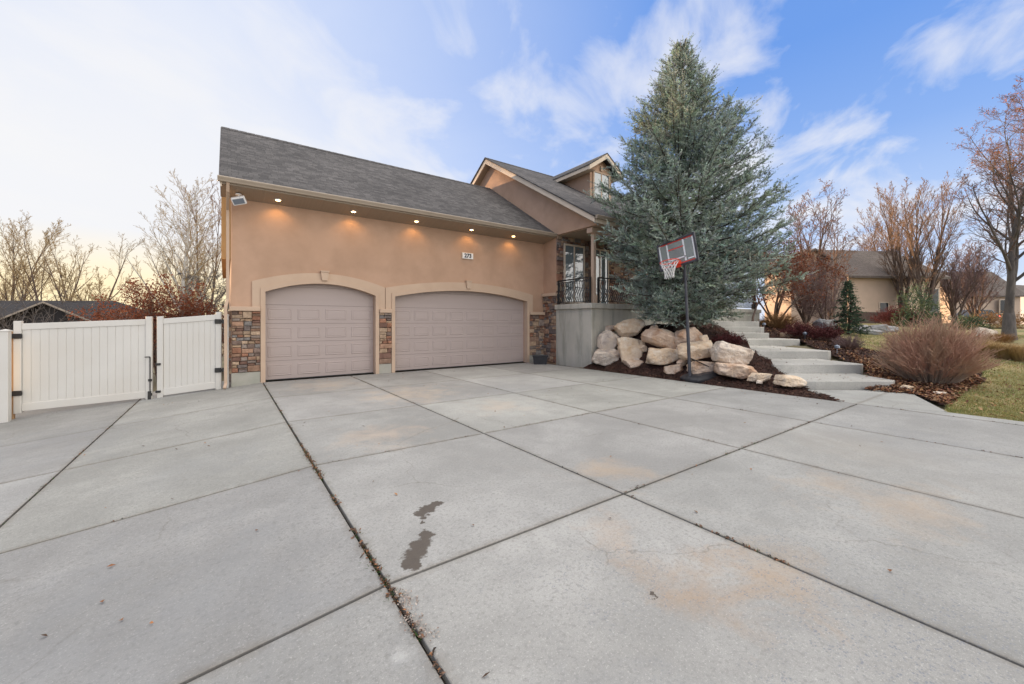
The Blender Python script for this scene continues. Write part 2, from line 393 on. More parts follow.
# ------------------------------------------------------------------ terrain height
def dz(u):
    return -.1*max(0., .83-u)
ctrl = []
def cu(u, n, z): ctrl.append((u, n, z))
def cp(px, Z, z): u, n = PZ(px, Z); ctrl.append((u, n, z))
for n in (2.7, 3.5, 4.5, 5.5, 6.5, 7.5, 8.5, 9.5, 10.3): cu(10.4, n, -.01)
for u, n, z in ((11.1, 9.8, .22), (11.1, 8.4, .22), (11.1, 7, .2), (11.1, 5.5, .17), (11.1, 4.3, .12), (11.1, 3.4, .06), (11.6, 9.3, .75), (11.6, 8, .68), (11.6, 6.8, .55),
                (11.6, 5.6, .42), (11.6, 4.6, .22), (12.05, 9.5, 1.25), (12.05, 8.2, 1.2), (12.1, 7, 1.05), (12.1, 6, .8), (12.2, 5, .5), (12.7, 7.5, 1.4), (12.8, 9, 1.5),
                (12.9, 6.2, .95), (13.3, 5.5, .72), (14, 6.8, 1.15), (14.4, 8.6, 1.5), (17, 9.5, 1.62), (20, 10, 1.68), (24, 10, 1.72), (15.8, 7.6, 1.2), (17.2, 8.6, 1.4),
                (11.3, 12, .0), (5, 5, -.2), (2, 9, -.2), (8, 9, -.2), (2, 1, -.2), (8, 4, -.2), (8, -3, -.2), (2, -4, -.25), (5, 13, -.1), (5, 20, .3), (15, 20, 1.2), (20, 30, 1.4), (0, 25, -.3),
                (-4, 13.5, -.55), (-4, 6, -.6), (-4, 0, -.6), (-8, 8, -1.0), (-8, -2, -1.0), (-9, 14, -1.0), (-3, 20, -.6), (-12, 24, -1.5), (-30, 20, -2), (0, -15, -.5), (15, -15, -.4), (30, -10, -.1)):
    cu(u, n, z)
for px, Z, z in ((855, 10.3, .12), (827, 12.1, .36), (803, 14.6, .58), (773, 16.9, .84), (755, 17.8, 1.08), (750, 18.7, 1.32), (735, 19.4, 1.5),
                 (890, 10.6, .12), (885, 12, .36), (850, 14, .66), (815, 16.2, .92), (800, 19, 1.2), (845, 18, .92), (880, 15, .6), (900, 18, .78),
                 (1024, 6.5, -.01), (960, 8, -.01), (905, 9.5, .01), (868, 9.85, .0), (932, 10.1, .1), (1000, 10, .13), (1000, 14, .42), (1010, 20, .86), (1150, 14, .4), (1150, 8, .02), (1400, 9, 0),
                 (900, 22, .98), (880, 30, 1.3), (1000, 30, 1.22), (830, 40, 1.72), (1000, 45, 1.5), (1000, 90, 1.6), (790, 26, 1.45), (700, 60, 1.7), (1200, 30, 1.2), (1300, 60, 1.4),
                 (60, 28, -1.7), (60, 60, -2.2), (-300, 30, -2.2), (250, 40, -1), (200, 90, -2.2), (-100, 90, -2.5)):
    cp(px, Z, z)
CT = np.array(ctrl)
_d = np.hypot(CT[:, None, 0]-CT[None, :, 0], CT[:, None, 1]-CT[None, :, 1])
_A = np.zeros((len(CT)+1, len(CT)+1)); _A[:-1, :-1] = _d + np.eye(len(CT))*.02; _A[-1, :-1] = 1; _A[:-1, -1] = 1
_w = np.linalg.solve(_A, np.r_[CT[:, 2], 0])
def Hs(u, n):
    u = np.asarray(u, float); n = np.asarray(n, float); sh = u.shape
    q = np.stack([u.ravel(), n.ravel()], 1); out = np.empty(len(q))
    for i in range(0, len(q), 20000):
        d = np.hypot(q[i:i+20000, None, 0]-CT[None, :, 0], q[i:i+20000, None, 1]-CT[None, :, 1])
        out[i:i+20000] = d @ _w[:-1] + _w[-1]
    # far from the plot fade to a level plain
    r = np.hypot(q[:, 0]-5, q[:, 1]-15); k = np.clip((r-70)/60, 0, 1)
    sgn = np.clip((q[:, 0]*CR[0]+q[:, 1]*CR[1])/40, -1, 1)
    out = out*(1-k) + k*(-.2+sgn*1.4)
    return out.reshape(sh)
def H(u, n): return float(Hs(np.array([u]), np.array([n]))[0])

def inpoly(poly, x, y):
    x = np.asarray(x); y = np.asarray(y); ins = np.zeros(x.shape, bool)
    n = len(poly)
    for i in range(n):
        x0, y0 = poly[i]; x1, y1 = poly[(i+1) % n]
        c = ((y0 > y) != (y1 > y)) & (x < (x1-x0)*(y-y0)/((y1-y0) + 1e-12)+x0)
        ins ^= c
    return ins

walk_poly = [(10.4, 2.52), (10.4, 2.78), G(806, 389.8), G(886, 390.5), G(912, 393.5), G(947, 411.5), (10.8, 1.4), (10.8, -14), (10.4, -14)]
drive_poly = [(-9.5, -14), (-9.5, 14.6), (.1, 14.6), (.1, 13), (11.0, 13), (10.95, 10.2), (10.42, 10.2), (10.42, 2.6)] + walk_poly[2:8]

def sheet(name, us, ns, zf, m, keep=None, jitter=0, origin=None, kind='structure'):
    U, Nn = np.meshgrid(us, ns, indexing='ij')
    Zv = zf(U, Nn)
    if jitter: Zv = Zv + rng.normal(0, jitter, Zv.shape)
    v = np.stack([U, Nn, Zv], -1).reshape(-1, 3)
    a, b = U.shape
    idx = np.arange(a*b).reshape(a, b)
    f = np.stack([idx[:-1, :-1], idx[1:, :-1], idx[1:, 1:], idx[:-1, 1:]], -1).reshape(-1, 4)
    if keep is not None:
        c = v[f].mean(1); f = f[keep(c[:, 0], c[:, 1])]
    o = link_mesh(name, v, f, m, None, origin, True)
    if kind: o['kind'] = kind
    return o

STEPS = [(806, 900, 381, 9.93, 11.5), (787, 867, 364.4, 11.4, 13.3), (762, 834, 351, 13.2, 16.4), (742, 801, 339.3, 16.2, 17.5), (735, 770, 333, 17.35, 18.5), (731, 765, 327, 18.3, 19.4), (700, 760, 321.4, 19.2, 20.4)]
def step_poly(k):
    pl_, pr, y, Zf, Zb = STEPS[k]
    xl, xr = (pl_-512)/F*Zf, (pr-512)/F*Zf
    xl -= .35 if k > 0 else 0
    sk = .12 if k in (0, 1, 2) else .05
    pr_ = [(xl, Zf+.05), (xl+.25, Zf), (xr-.2, Zf-sk*.2), (xr, Zf+sk), (xr+(-.05 if k else .15), Zb), (xl-.1, Zb)]
    return [XZ(*p) for p in pr_], EYE-(y-YH)/F*Zf
def grow_poly(P, d):
    cx = sum(p[0] for p in P)/len(P); cy = sum(p[1] for p in P)/len(P)
    return [(cx+(x-cx)*(1+d/max(.1, math.hypot(x-cx, y-cy))), cy+(y-cy)*(1+d/max(.1, math.hypot(x-cx, y-cy)))) for x, y in P]
def under_steps(z, U, N_, d, drop):
    for k in range(len(STEPS)):
        P, zt = step_poly(k); ins = inpoly(grow_poly(P, d), U, N_)
        z = np.where(ins, np.minimum(z, zt-drop), z)
    return z
def base_z(U, N_):
    z = Hs(U, N_) - .07
    ins = inpoly(drive_poly, U, N_)
    dd = -.1*np.clip(.83-U, 0, None) - .16
    return under_steps(np.where(ins, np.minimum(z, dd), z), U, N_, .5, .3)
sp1 = np.concatenate([np.array([-900, -500, -250, -140, -90, -60]), np.arange(-45, -12, 3.), np.arange(-12, 30, .4), np.arange(30, 66, 3.), np.array([75, 100, 160, 300, 600, 1200])])
sp2 = np.concatenate([np.array([-600, -200, -80, -40]), np.arange(-25, -4, 3.), np.arange(-4, 32, .4), np.arange(32, 70, 3.), np.array([80, 110, 170, 300, 600, 1500])])
sheet('ground', sp1, sp2, base_z, M['terrain'])

# ------------------------------------------------------------------ driveway slabs
def clip(poly, ax, v, keep_gt):
    out = []
    for i in range(len(poly)):
        p, q = poly[i], poly[(i+1) % len(poly)]
        ip = (p[ax] > v) == keep_gt; iq = (q[ax] > v) == keep_gt
        if ip: out.append(p)
        if ip != iq:
            t = (v-p[ax])/(q[ax]-p[ax]); out.append(tuple(p[k]+(q[k]-p[k])*t for k in (0, 1)))
    return out
def slab(mb, poly, col, bot=-.12, ch=.005):
    # rounded edge slab on a plan polygon (counter clockwise)
    n = len(poly); cx = sum(p[0] for p in poly)/n; cy = sum(p[1] for p in poly)/n
    inner = []
    for p in poly:
        d = math.hypot(p[0]-cx, p[1]-cy)+1e-6; k = max(0, 1-ch*1.4/d)
        inner.append((cx+(p[0]-cx)*k, cy+(p[1]-cy)*k))
    i = len(mb.v)
    mb.v += [(x, y, dz(x)) for x, y in inner] + [(x, y, dz(x)-ch*.8) for x, y in poly] + [(x, y, dz(x)+bot) for x, y in poly]
    mb.f.append(tuple(range(i, i+n))); mb.c.append(col)
    for k in range(n):
        k2 = (k+1) % n
        mb.f.append((i+n+k, i+n+k2, i+k2, i+k)); mb.c.append(col)
        mb.f.append((i+2*n+k, i+2*n+k2, i+n+k2, i+n+k)); mb.c.append(col)
ul = [-9.5, -6.9, -4.3, -1.72, .83, 3.13, 5.5, 7.92, 10.4]
nl = [-14, -11.4, -8.8, -6.2, -3.4, 0.0-.3, 2.52, 5.1, 7.58, 10.2, 12.93]
ug = [.01, .008, .007, .012, .0125, .012, .009, .010, .012]
ngp = [.01]*5 + [.009, .0125, .012, .012, .011, .0]
mb = MB(); r = random.Random(3)
for i in range(len(ul)-1):
    for j in range(len(nl)-1):
        u0, u1, n0, n1 = ul[i]+ug[i], ul[i+1]-ug[i+1], nl[j]+ngp[j], nl[j+1]-ngp[j+1]
        if i < 3 and j == len(nl)-2: n1 = 14.6
        if i == 3 and j == len(nl)-2:
            slab(mb, [(-.02, n1), (-.02, 14.6), (u0, 14.6), (u0, n1-.3), (-.02, n1-.3)][::-1] and [(u0, n1-.0), (-.02, n1), (-.02, 14.6), (u0, 14.6)], (.95, .95, .95))
        t = r.uniform(.84, 1.06)
        if i == 4 and j == 5: t = .97
        if i <= 3: t *= .90
        slab(mb, [(u0, n0), (u1, n0), (u1, n1), (u0, n1)], (t, t*r.uniform(.985, 1.0), t*r.uniform(.965, 1.0)))
wp = [(p[0], p[1]) for p in walk_poly]
t = .98
slab(mb, [(10.408, 2.529), G(806, 389.8)][0:0] or [(10.408, 2.53), (10.75, 1.5), G(947, 411.5), G(912, 393.5), G(886, 390.5), G(806, 389.8), (10.408, 2.78)], (t, t, t*.98))
slab(mb, [(10.408, -13.9), (10.8, -13.9), (10.8, 1.4), (10.74, 1.48), (10.408, 2.51)], (.97, .97, .96))
mb.build('driveway', M['concrete'])['kind'] = 'structure'
sheet('driveway_joint', np.array([-9.5, .83, 10.4, 10.7]), np.array([-14, 0, 2.5, 5, 12.9]), lambda U, N_: -.1*np.clip(.83-U, 0, None)-.04, M['joint'])

# ------------------------------------------------------------------ house
house = thing('stucco_house', 'tan stucco house with stone base, two arched garage doors and grey shingle roof', 'house', (.12, 13, 0))
U0, U1, NW = .12, 10.95, 13.0
D1 = (.89, 3.90); D2 = (4.53, 10.03); SPR, RISE = 2.5, .30
def arch(D, u, off=0):
    c = (D[0]+D[1])/2; h = (D[1]-D[0])/2+off
    return SPR + off*.9 + (RISE+off*.1)*(1-((u-c)/h)**2)
NS = 28
mb = MB()
def colm(u0, z0, u1, z1, top=5.25):
    mb.quad((u0, NW, z0), (u1, NW, z1), (u1, NW, top), (u0, NW, top))
colm(U0, -.2, D1[0], -.2); colm(D1[1], -.2, D2[0], -.2); colm(D2[1], -.2, U1, -.2)
for D in (D1, D2):
    us = np.linspace(D[0], D[1], NS+1)
    for a, b_ in zip(us[:-1], us[1:]): colm(a, arch(D, a), b_, arch(D, b_))
    out = [(D[0], 0)] + [(u, arch(D, u)) for u in us] + [(D[1], 0)]
    mb.strip([(u, NW, z) for u, z in out], [(u, NW+.32, z) for u, z in out])
mb.build('garage_front_wall', M['stucco'], house)
# side, rear and main body
mb = MB()
RZ = 8.40; GE, GEZ = 12.2, 5.25; RN = 17.1; gs = (RZ-GEZ)/(RN-GE)
def groof(n): return RZ - gs*abs(n-RN)
mb.quad((U0, NW, -.4), (U0, NW, groof(NW)-.2), (U0, RN, RZ-.2), (U0, 21.2, groof(21.2)-.2), (U0, 21.2, -.4))
mb.quad((U0, 21.2, -.4), (U0, 21.2, 5.4), (24.6, 21.2, 5.4), (24.6, 21.2, -.4))
mb.build('side_wall', M['stucco'], house)
mb = MB()
mb.prism([(-.10, 14.0, 3.45), (-.10, 14.0, groof(14.0)-.2), (-.10, RN, RZ-.2), (-.10, 20.2, groof(20.2)-.2), (-.10, 20.2, 3.45)], (.217, 0, 0))
mb.build('overhang_bay', M['rake_board'], house)
# main wing
MU0, MU1, MN = 10.95, 24.6, 12.2
MRZ, ME, MEZ = 9.90, 9.77, 5.43; ms = (MRZ-MEZ)/(RN-ME)
def mroof(n): return MRZ - ms*abs(n-RN)
mb = MB()
k = .24
mb.prism([(MU0, 9.95, 5.2), (MU0, 9.95, mroof(9.95)-k), (MU0, RN, MRZ-k), (MU0, 24.1, mroof(24.1)-k), (MU0, 24.1, 5.2)][::-1], (.2, 0, 0))
mb.box((MU0, MN, -.2), (MU0+.25, 13.3, 5.2))
mb.build('gable_wall', M['stucco'], house)
mb = MB()
mb.box((14.3, MN, 2.3), (MU1, 21.0, 5.2)); mb.box((MU0+.3, MN+.02, -.1), (14.3, 21.0, 5.2))
mb.prism([(MU1-.2, 9.95, 5.2), (MU1-.2, RN, MRZ-k), (MU1-.2, 24.1, 5.2)][::-1], (.2, 0, 0))
mb.build('main_wall', M['stucco'], house)

# stone veneer -----------------------------------------------------
pal = [(.30, .20, .145), (.36, .225, .155), (.24, .175, .145), (.42, .30, .205), (.20, .165, .15), (.33, .17, .11), (.29, .235, .20), (.46, .34, .24), (.22, .13, .10), (.27, .25, .235)]
def stones(a0, a1, z0, z1, mapf, seed, hmin=.07, hmax=.24):
    r = random.Random(seed); st = MB(); rects = []
    def split(x0, y0, x1, y1):
        w, h = x1-x0, y1-y0
        big = r.random() < .25
        if h > (hmax*1.15 if big else hmax*.85) and (h > w*.75 or w < .5):
            t = y0+h*r.uniform(.35, .65); split(x0, y0, x1, t); split(x0, t, x1, y1); return
        if w > (.42 if not big else .5) or (w > h*2.6 and w > .24):
            t = x0+w*r.uniform(.3, .7); split(x0, y0, t, y1); split(t, y0, x1, y1); return
        if h > .12 and r.random() < .3:
            t = y0+h*r.uniform(.4, .6); split(x0, y0, x1, t); split(x0, t, x1, y1); return
        rects.append((x0, y0, x1, y1))
    split(a0, z0, a1, z1)
    for (x0, y0, x1, y1) in rects:
        gp = .005; d = r.uniform(.035, .085); j = lambda: r.uniform(-.006, .006)
        c = r.choice(pal); k = r.uniform(.8, 1.2); c = tuple(min(.7, v*k) for v in c)
        X0, X1, Y0, Y1 = x0+gp, x1-gp, y0+gp, y1-gp; b = min(.018, (X1-X0)*.2, (Y1-Y0)*.2)
        A = [(X0, Y0, 0), (X1, Y0, 0), (X1, Y1, 0), (X0, Y1, 0)]
        B = [(x+j(), y+j(), d-.014) for x, y, _ in A]
        Cc = [(X0+b+j(), Y0+b+j(), d+j()), (X1-b+j(), Y0+b+j(), d+j()), (X1-b+j(), Y1-b+j(), d+j()), (X0+b+j(), Y1-b+j(), d+j())]
        i = len(st.v); st.v += [mapf(*p) for p in A+B+Cc]
        for k4 in range(4):
            k2 = (k4+1) % 4
            st.f.append((i+k4, i+k2, i+4+k2, i+4+k4)); st.c.append(c)
            st.f.append((i+4+k4, i+4+k2, i+8+k2, i+8+k4)); st.c.append(c)
        st.f.append((i+8, i+9, i+10, i+11)); st.c.append(c)
    return st
def front(nf): return lambda a, z, d: (a, nf-d, z)
def sidef(uf): return lambda a, z, d: (uf-d, a, z)
segs = [(U0+.01, D1[0]-.115), (D1[1]+.115, D2[0]-.115), (D2[1]+.115, U1-.005)]
bk = MB(); fd = MB(); cp_ = MB(); stn = []
for i, (a, b_) in enumerate(segs):
    bk.box((a, NW-.03, .3), (b_, NW-.002, 1.95)); bk.build('mortar_bed', M['mortar'], house); bk = MB()
    fd.box((a-.01 if i == 0 else a, NW-.055, -.3), (b_, NW-.003, .30)); fd.build('foundation', M['found'], house, bevel=.01); fd = MB()
    cp_.box((a-.05 if i == 0 else a+.002, NW-.14, 1.955), (b_-.002, NW-.004, 2.075)); cp_.build('stone_cap', M['trim'], house, bevel=.015); cp_ = MB()
    s_ = stones(a, b_, .305, 1.95, front(NW-.028), 11+i); stn.append(s_)
for s_ in stn + [stones(U0*0+13.0, 15.2, -.2, 1.95, lambda a, z, d: (U0+.0-d, a, z), 31), stones(MN+.0, MN+.78, 0, 2.72, sidef(MU0), 51), stones(MU0+.0, 17.6, 2.36, 5.19, front(MN), 61, .1, .3)]:
    s_.build('stone_veneer', M['stone'], house)
bk.box((MU0+.02, MN-.01, 2.36), (17.6, MN+.03, 5.19)); bk.build('mortar_bed', M['mortar'], house); bk = MB(); bk.box((MU0-.01, MN+.01, 0), (MU0+.02, 12.97, 2.72))
bk.build('mortar_bed', M['mortar'], house)
cp_.box((MU0-.14, MN-.05, 2.72), (MU0-.003, MN+.80, 2.85))
cp_.build('stone_cap', M['trim'], house, bevel=.015)
# arch trims -------------------------------------------------------
def outline(D, off, zb):
    us = np.linspace(D[0]-off, D[1]+off, NS+1)
    return [(D[0]-off, zb)] + [(u, arch(D, u, off)) for u in us] + [(D[1]+off, zb)]
for D in (D1, D2):
    mb = MB()
    for o0, o1, zb, nf in ((-.003, .11, 0.0 if D is D2 else -.02, NW-.075), (.11, .305, 2.06, NW-.045)):
        A = outline(D, o0, zb); B = outline(D, o1, zb)
        mb.strip([(u, nf, z) for u, z in A], [(u, nf, z) for u, z in B])
        mb.strip([(u, nf, z) for u, z in B], [(u, NW, z) for u, z in B])
        mb.strip([(u, NW+.12, z) for u, z in A], [(u, nf, z) for u, z in A])
        for P_, Q_ in ((A[0], B[0]), (A[-1], B[-1])):
            mb.quad((P_[0], nf, P_[1]), (Q_[0], nf, Q_[1]), (Q_[0], NW, Q_[1]), (P_[0], NW, P_[1]))
    mb.build('arch_trim', M['trim'], house); mb = MB()
    c = (D[0]+D[1])/2; z0 = SPR+RISE+.09
    mb.prism([(c-.075, NW-.13, z0), (c+.075, NW-.13, z0), (c+.11, NW-.13, z0+.25), (c-.11, NW-.13, z0+.25)], (0, .12, 0))
    mb.prism([(c-.12, NW-.15, z0+.252), (c+.12, NW-.15, z0+.252), (c+.12, NW-.15, z0+.29), (c-.12, NW-.15, z0+.29)], (0, .145, 0))
    mb.build('keystone', M['trim'], house)
# garage doors -----------------------------------------------------
def garage_door(D, cols):
    mb = MB(); nf = NW+.2; sh = .533
    a, b_ = D[0]-.04, D[1]+.04
    for k in range(6):
        z0, z1 = k*sh+.003+.02, (k+1)*sh-.003+.02
        mb.box((a, nf, z0), (b_, nf+.05, z1))
    w = (D[1]-D[0])/cols
    for k in range(5):
        if k == 4: continue
        for c in range(cols):
            x0, x1 = D[0]+c*w+w*.10, D[0]+(c+1)*w-w*.10; z0, z1 = k*sh+.125, (k+1)*sh-.085
            def ring(i, d): return [(x0+i, nf-d, z0+i), (x1-i, nf-d, z0+i), (x1-i, nf-d, z1-i), (x0+i, nf-d, z1-i)]
            R = [ring(0, .0005), ring(.012, .011), ring(.03, .011), ring(.045, .003), ring(.06, .009)]
            i = len(mb.v)
            for q in R: mb.v += q
            for t in range(len(R)-1):
                for s_ in range(4):
                    s2 = (s_+1) % 4; mb.f.append((i+t*4+s_, i+t*4+s2, i+t*4+4+s2, i+t*4+4+s_)); mb.c.append(None)
            j = i+4*(len(R)-1); mb.f.append((j, j+1, j+2, j+3)); mb.c.append(None)
    d = mb.build('garage_door', M['door'], house)
    s_ = MB(); s_.box((a, nf-.01, .002), (b_, nf+.055, .03)); s_.box((a, nf+.06, 0), (b_, nf+.08, 3.2)); s_.build('bottom_seal', M['seal'], d)
    return d
garage_door(D1, 4); garage_door(D2, 8)
# roofs --------------------------------------------------------------
def slope_roof(name, u0, u1, e, ez, rn, rz, back, th, m, top=True):
    mb = MB(); s_ = (rz-ez)/(rn-e); bz = rz - s_*(back-rn)
    prof = [(e, ez), (rn, rz), (back, bz), (back, bz-th), (rn, rz-th), (e, ez-th)]
    n = 6; i = 0
    A = [(u0, a, z) for a, z in prof]; B = [(u1, a, z) for a, z in prof]
    for p, q in ((0, 1), (1, 2), (2, 3), (3, 4), (4, 5), (5, 0)): mb.quad(A[p], B[p], B[q], A[q])
    for X in (A, B): mb.quad(X[0], X[1], X[4], X[5]); mb.quad(X[1], X[2], X[3], X[4])
    # ridge caps
    L = 0; 
    t = u0+.02
    while t < u1-.25:
        mb.prism([(t, rn-.15, rz-.15*s_+.012), (t, rn, rz+.028), (t, rn+.15, rz-.15*s_+.012), (t, rn, rz-.05)], (.24, 0, .006)); t += .25
    return mb.build(name, m, house)
slope_roof('garage_roof', -.14, U1-.005, GE, GEZ, RN, RZ, 22.0, .05, M['shingle'])
slope_roof('main_roof', 10.55, 25.0, ME-.02, MEZ, RN, MRZ, 24.45, .05, M['shingle'])
for (uu, e, ez, rz, bk_, w, th) in ((-.11, GE+.02, GEZ, RZ, 21.9, .035, .2), (10.6, ME+.03, MEZ, MRZ, 24.4, .05, .21)):
    s_ = (rz-ez)/(RN-e+.02)
    mb = MB(); mb.prism([(uu, e, ez-.05), (uu, RN, rz-.05), (uu, RN, rz-.05-th*1.18), (uu, e, ez-.05-th*.9)], (w, 0, 0))
    bz = rz-s_*(bk_-RN)
    mb.prism([(uu, RN, rz-.05), (uu, bk_, bz-.05), (uu, bk_, bz-.05-th), (uu, RN, rz-.05-th*1.18)], (w, 0, 0))
    mb.build('rake_fascia', M['fascia'], house)
mb = MB()     # rake soffits + eave soffits
mb.prism([(10.65, ME+.05, MEZ-.25), (10.65, RN, MRZ-.28), (10.65, RN, MRZ-.30), (10.65, ME+.05, MEZ-.27)], (.3, 0, 0))
mb.prism([(10.65, RN, MRZ-.28), (10.65, 24.3, MEZ-.22), (10.65, 24.3, MEZ-.24), (10.65, RN, MRZ-.30)], (.3, 0, 0))
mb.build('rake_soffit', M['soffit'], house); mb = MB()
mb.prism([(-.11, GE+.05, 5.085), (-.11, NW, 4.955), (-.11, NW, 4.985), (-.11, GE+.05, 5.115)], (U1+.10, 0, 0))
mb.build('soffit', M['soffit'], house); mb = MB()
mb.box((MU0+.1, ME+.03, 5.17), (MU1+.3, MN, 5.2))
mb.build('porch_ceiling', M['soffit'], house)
mb = MB()     # gutters (ogee section swept along the eave)
def gutter(u0, u1, n, z):
    prof = [(n+.12, z), (n-.0, z), (n-.015, z-.02), (n-.005, z-.045), (n+.02, z-.085), (n+.035, z-.125), (n+.12, z-.125)]
    mb.prism([(u0, a, b_) for a, b_ in prof][::-1], (u1-u0, 0, 0))
gutter(-.165, U1-.02, GE-.1, GEZ+.0); mb.build('gutter', M['gutter'], house, bevel=.006); mb = MB(); gutter(10.6, 25.0, ME-.12, MEZ+.01)
mb.build('gutter', M['gutter'], house, bevel=.006)
mb = MB(); mb.box((-.12, GE+.022, 5.09), (U1-.02, GE+.05, 5.2)); mb.build('eave_fascia', M['gutter'], house)
mb = MB(); mb.box((10.66, ME+.005, 5.18), (25, ME+.028, MEZ-.02)); mb.build('eave_fascia', M['fascia'], house)
mb = MB()
def rect_pipe(pts, w, h):
    for p, q in zip(pts[:-1], pts[1:]):
        p, q = Vector(p), Vector(q); d = (q-p).normalized(); a = Vector((1, 0, 0)); c = d.cross(a).normalized()
        mb.obox((p+q)/2, a, c, d, w/2, h/2, (q-p).length/2+.02)
rect_pipe([(.045, 12.2, 5.12), (.045, 12.3, 4.95), (.045, 12.93, 4.62), (.045, 12.93, 2.25), (.0, 12.84, 2.05), (.0, 12.84, .05), (-.02, 12.72, -.04)], .07, .06)
mb.build('downspout', M['trim'], house, bevel=.008)
# porch -------------------------------------------------------------
mb = MB(); PT = 2.36; PF = 10.25
mb.box((MU0-.02, PF, -.3), (24.6, MN-.002, PT-.2))
mb.build('porch_base', M['porch'], house, bevel=.02)
mb = MB(); mb.box((MU0-.10, PF-.07, PT-.2), (24.65, MN-.004, PT)); mb.build('porch_slab', M['porch'], house, bevel=.02)
mb = MB(); mb.tube([(MU0-.05, 12.35, 1.05), (MU0-.02, 12.35, 1.05)], .045, 10); mb.build('vent_cap', M['hoop_grey'], house)
def column(u):
    mb = MB(); n = PF+.17
    mb.box((u-.07, n-.07, PT), (u+.07, n+.07, 4.98)); mb.box((u-.105, n-.105, PT), (u+.105, n+.105, PT+.32))
    mb.build('porch_column', M['trim'], house, bevel=.012)
for u in (11.22, 15.6, 19.9, 24.3): column(u)
mb = MB(); mb.box((MU0+.05, PF+.03, 4.98), (MU1, PF+.31, 5.168)); mb.build('porch_beam', M['trim'], house, bevel=.01)
def railing(p, q, nb):
    p, q = Vector(p), Vector(q); d = (q-p).normalized(); out = Vector((d.y, -d.x, 0))
    mb = MB(); L = (q-p).length
    for z, w in ((.96, .03), (.87, .014), (.08, .016)):
        mb.obox((p+q)/2+Vector((0, 0, z)), d, out, (0, 0, 1), L/2, w, w*.7)
    for e in (p, q): mb.obox(e+Vector((0, 0, .48)), d, out, (0, 0, 1), .032, .032, .49)
    for i in range(nb):
        b_ = p+d*(L*(i+.5)/nb)
        pts = []
        for t in np.linspace(0, 1, 9):
            w = .12*math.exp(-((t-.28)/.2)**2) - .04*math.exp(-((t-.72)/.16)**2)
            pts.append(b_+out*w+Vector((0, 0, .08+.78*t)))
        mb.tube(pts, .017, 4, False)
    mb.build('railing', M['black'], house)
railing((MU0+.04, MN-.08, PT), (MU0+.04, PF+.12, PT), 14)
railing((11.36, PF+.06, PT), (15.45, PF+.06, PT), 34)
railing((15.75, PF+.06, PT), (19.75, PF+.06, PT), 34)
railing((20.05, PF+.06, PT), (24.15, PF+.06, PT), 34)
def window(u0, u1, z0, z1, n, mull, parent, name='window', fm='fascia', depth=.06, th=.07):
    mb = MB()
    mb.box((u0-th, n-depth, z0-th), (u0, n, z1+th)); mb.box((u1, n-depth, z0-th), (u1+th, n, z1+th))
    mb.box((u0, n-depth, z1), (u1, n, z1+th)); mb.box((u0, n-depth, z0-th), (u1, n, z0))
    for m_ in mull: mb.box((m_-.035, n-depth+.012, z0), (m_+.035, n, z1))
    w = mb.build(name, M[fm], parent, bevel=.006)
    g = MB(); g.box((u0, n-.022, z0), (u1, n-.004, z1)); g.build('pane', M['glass'], w)
    return w
window(11.36, 12.42, 2.5, 4.82, MN-.06, [11.88], house)
window(12.98, 13.95, 2.45, 4.82, MN-.06, [13.45], house)
window(18.2, 19.6, 3.1, 4.8, MN, [18.9], house); window(21.0, 22.6, 3.1, 4.8, MN, [21.8], house)
# dormer --------------------------------------------------------------
DU0, DU1, DN, DC = 14.4, 15.95, 13.6, 15.175
mb = MB(); zb = mroof(DN)-.1
mb.quad((DU0, DN, zb), (DU1, DN, zb), (DU1, DN, 9.28), (DC, DN, 9.80), (DU0, DN, 9.28))
for u in (DU0, DU1): mb.quad((u, DN, zb), (u, DN, 9.28), (u, 16.1, 9.28), (u, 16.1, 8.9))
mb.build('dormer_wall', M['stucco'], house)
mb = MB()
for sgn, ue in ((1, DC-1.24), (-1, DC+1.24)):
    zE = 9.12
    P0 = [(ue, DN-.42, zE), (DC, DN-.42, 9.94), (DC, 17.1, 9.94), (ue, 16.2, zE)]
    mb.quad(*P0); mb.quad(*[(a, b_, c-.05) for a, b_, c in P0]); mb.quad(P0[0], P0[1], (DC, DN-.42, 9.89), (ue, DN-.42, zE-.05))
    mb.quad(P0[0], P0[3], (ue, 16.2, zE-.05), (ue, DN-.42, zE-.05))
mb.build('dormer_roof', M['shingle_dormer'], house)
mb = MB()
for ue in (DC-1.22, DC+1.22):
    zE = 9.12
    mb.prism([(ue, DN-.40, zE-.05), (DC, DN-.40, 9.885), (DC, DN-.40, 9.66), (ue, DN-.40, zE-.25)], (0, .05, 0))
    mb.box((min(ue, ue+.04*(1 if ue < DC else -1)), DN-.35, zE-.22), (max(ue, ue+.04*(1 if ue < DC else -1)), 16.0, zE-.05))
    mb.quad((ue, DN-.36, zE-.2), (DU0+.01 if ue < DC else DU1-.01, DN-.36, zE-.19), (DU0+.01 if ue < DC else DU1-.01, 15.8, zE-.19), (ue, 15.8, zE-.2))
mb.build('dormer_fascia', M['fascia'], house)
window(14.66, 15.7, 7.75, 9.0, DN-.01, [15.18], house, 'dormer_window', 'trim', .05, .09)
mb = MB(); mb.prism([(DC-.07, DN-.08, 9.12), (DC+.07, DN-.08, 9.12), (DC+.1, DN-.08, 9.36), (DC-.1, DN-.08, 9.36)], (0, .075, 0)); mb.build('keystone', M['trim'], house)
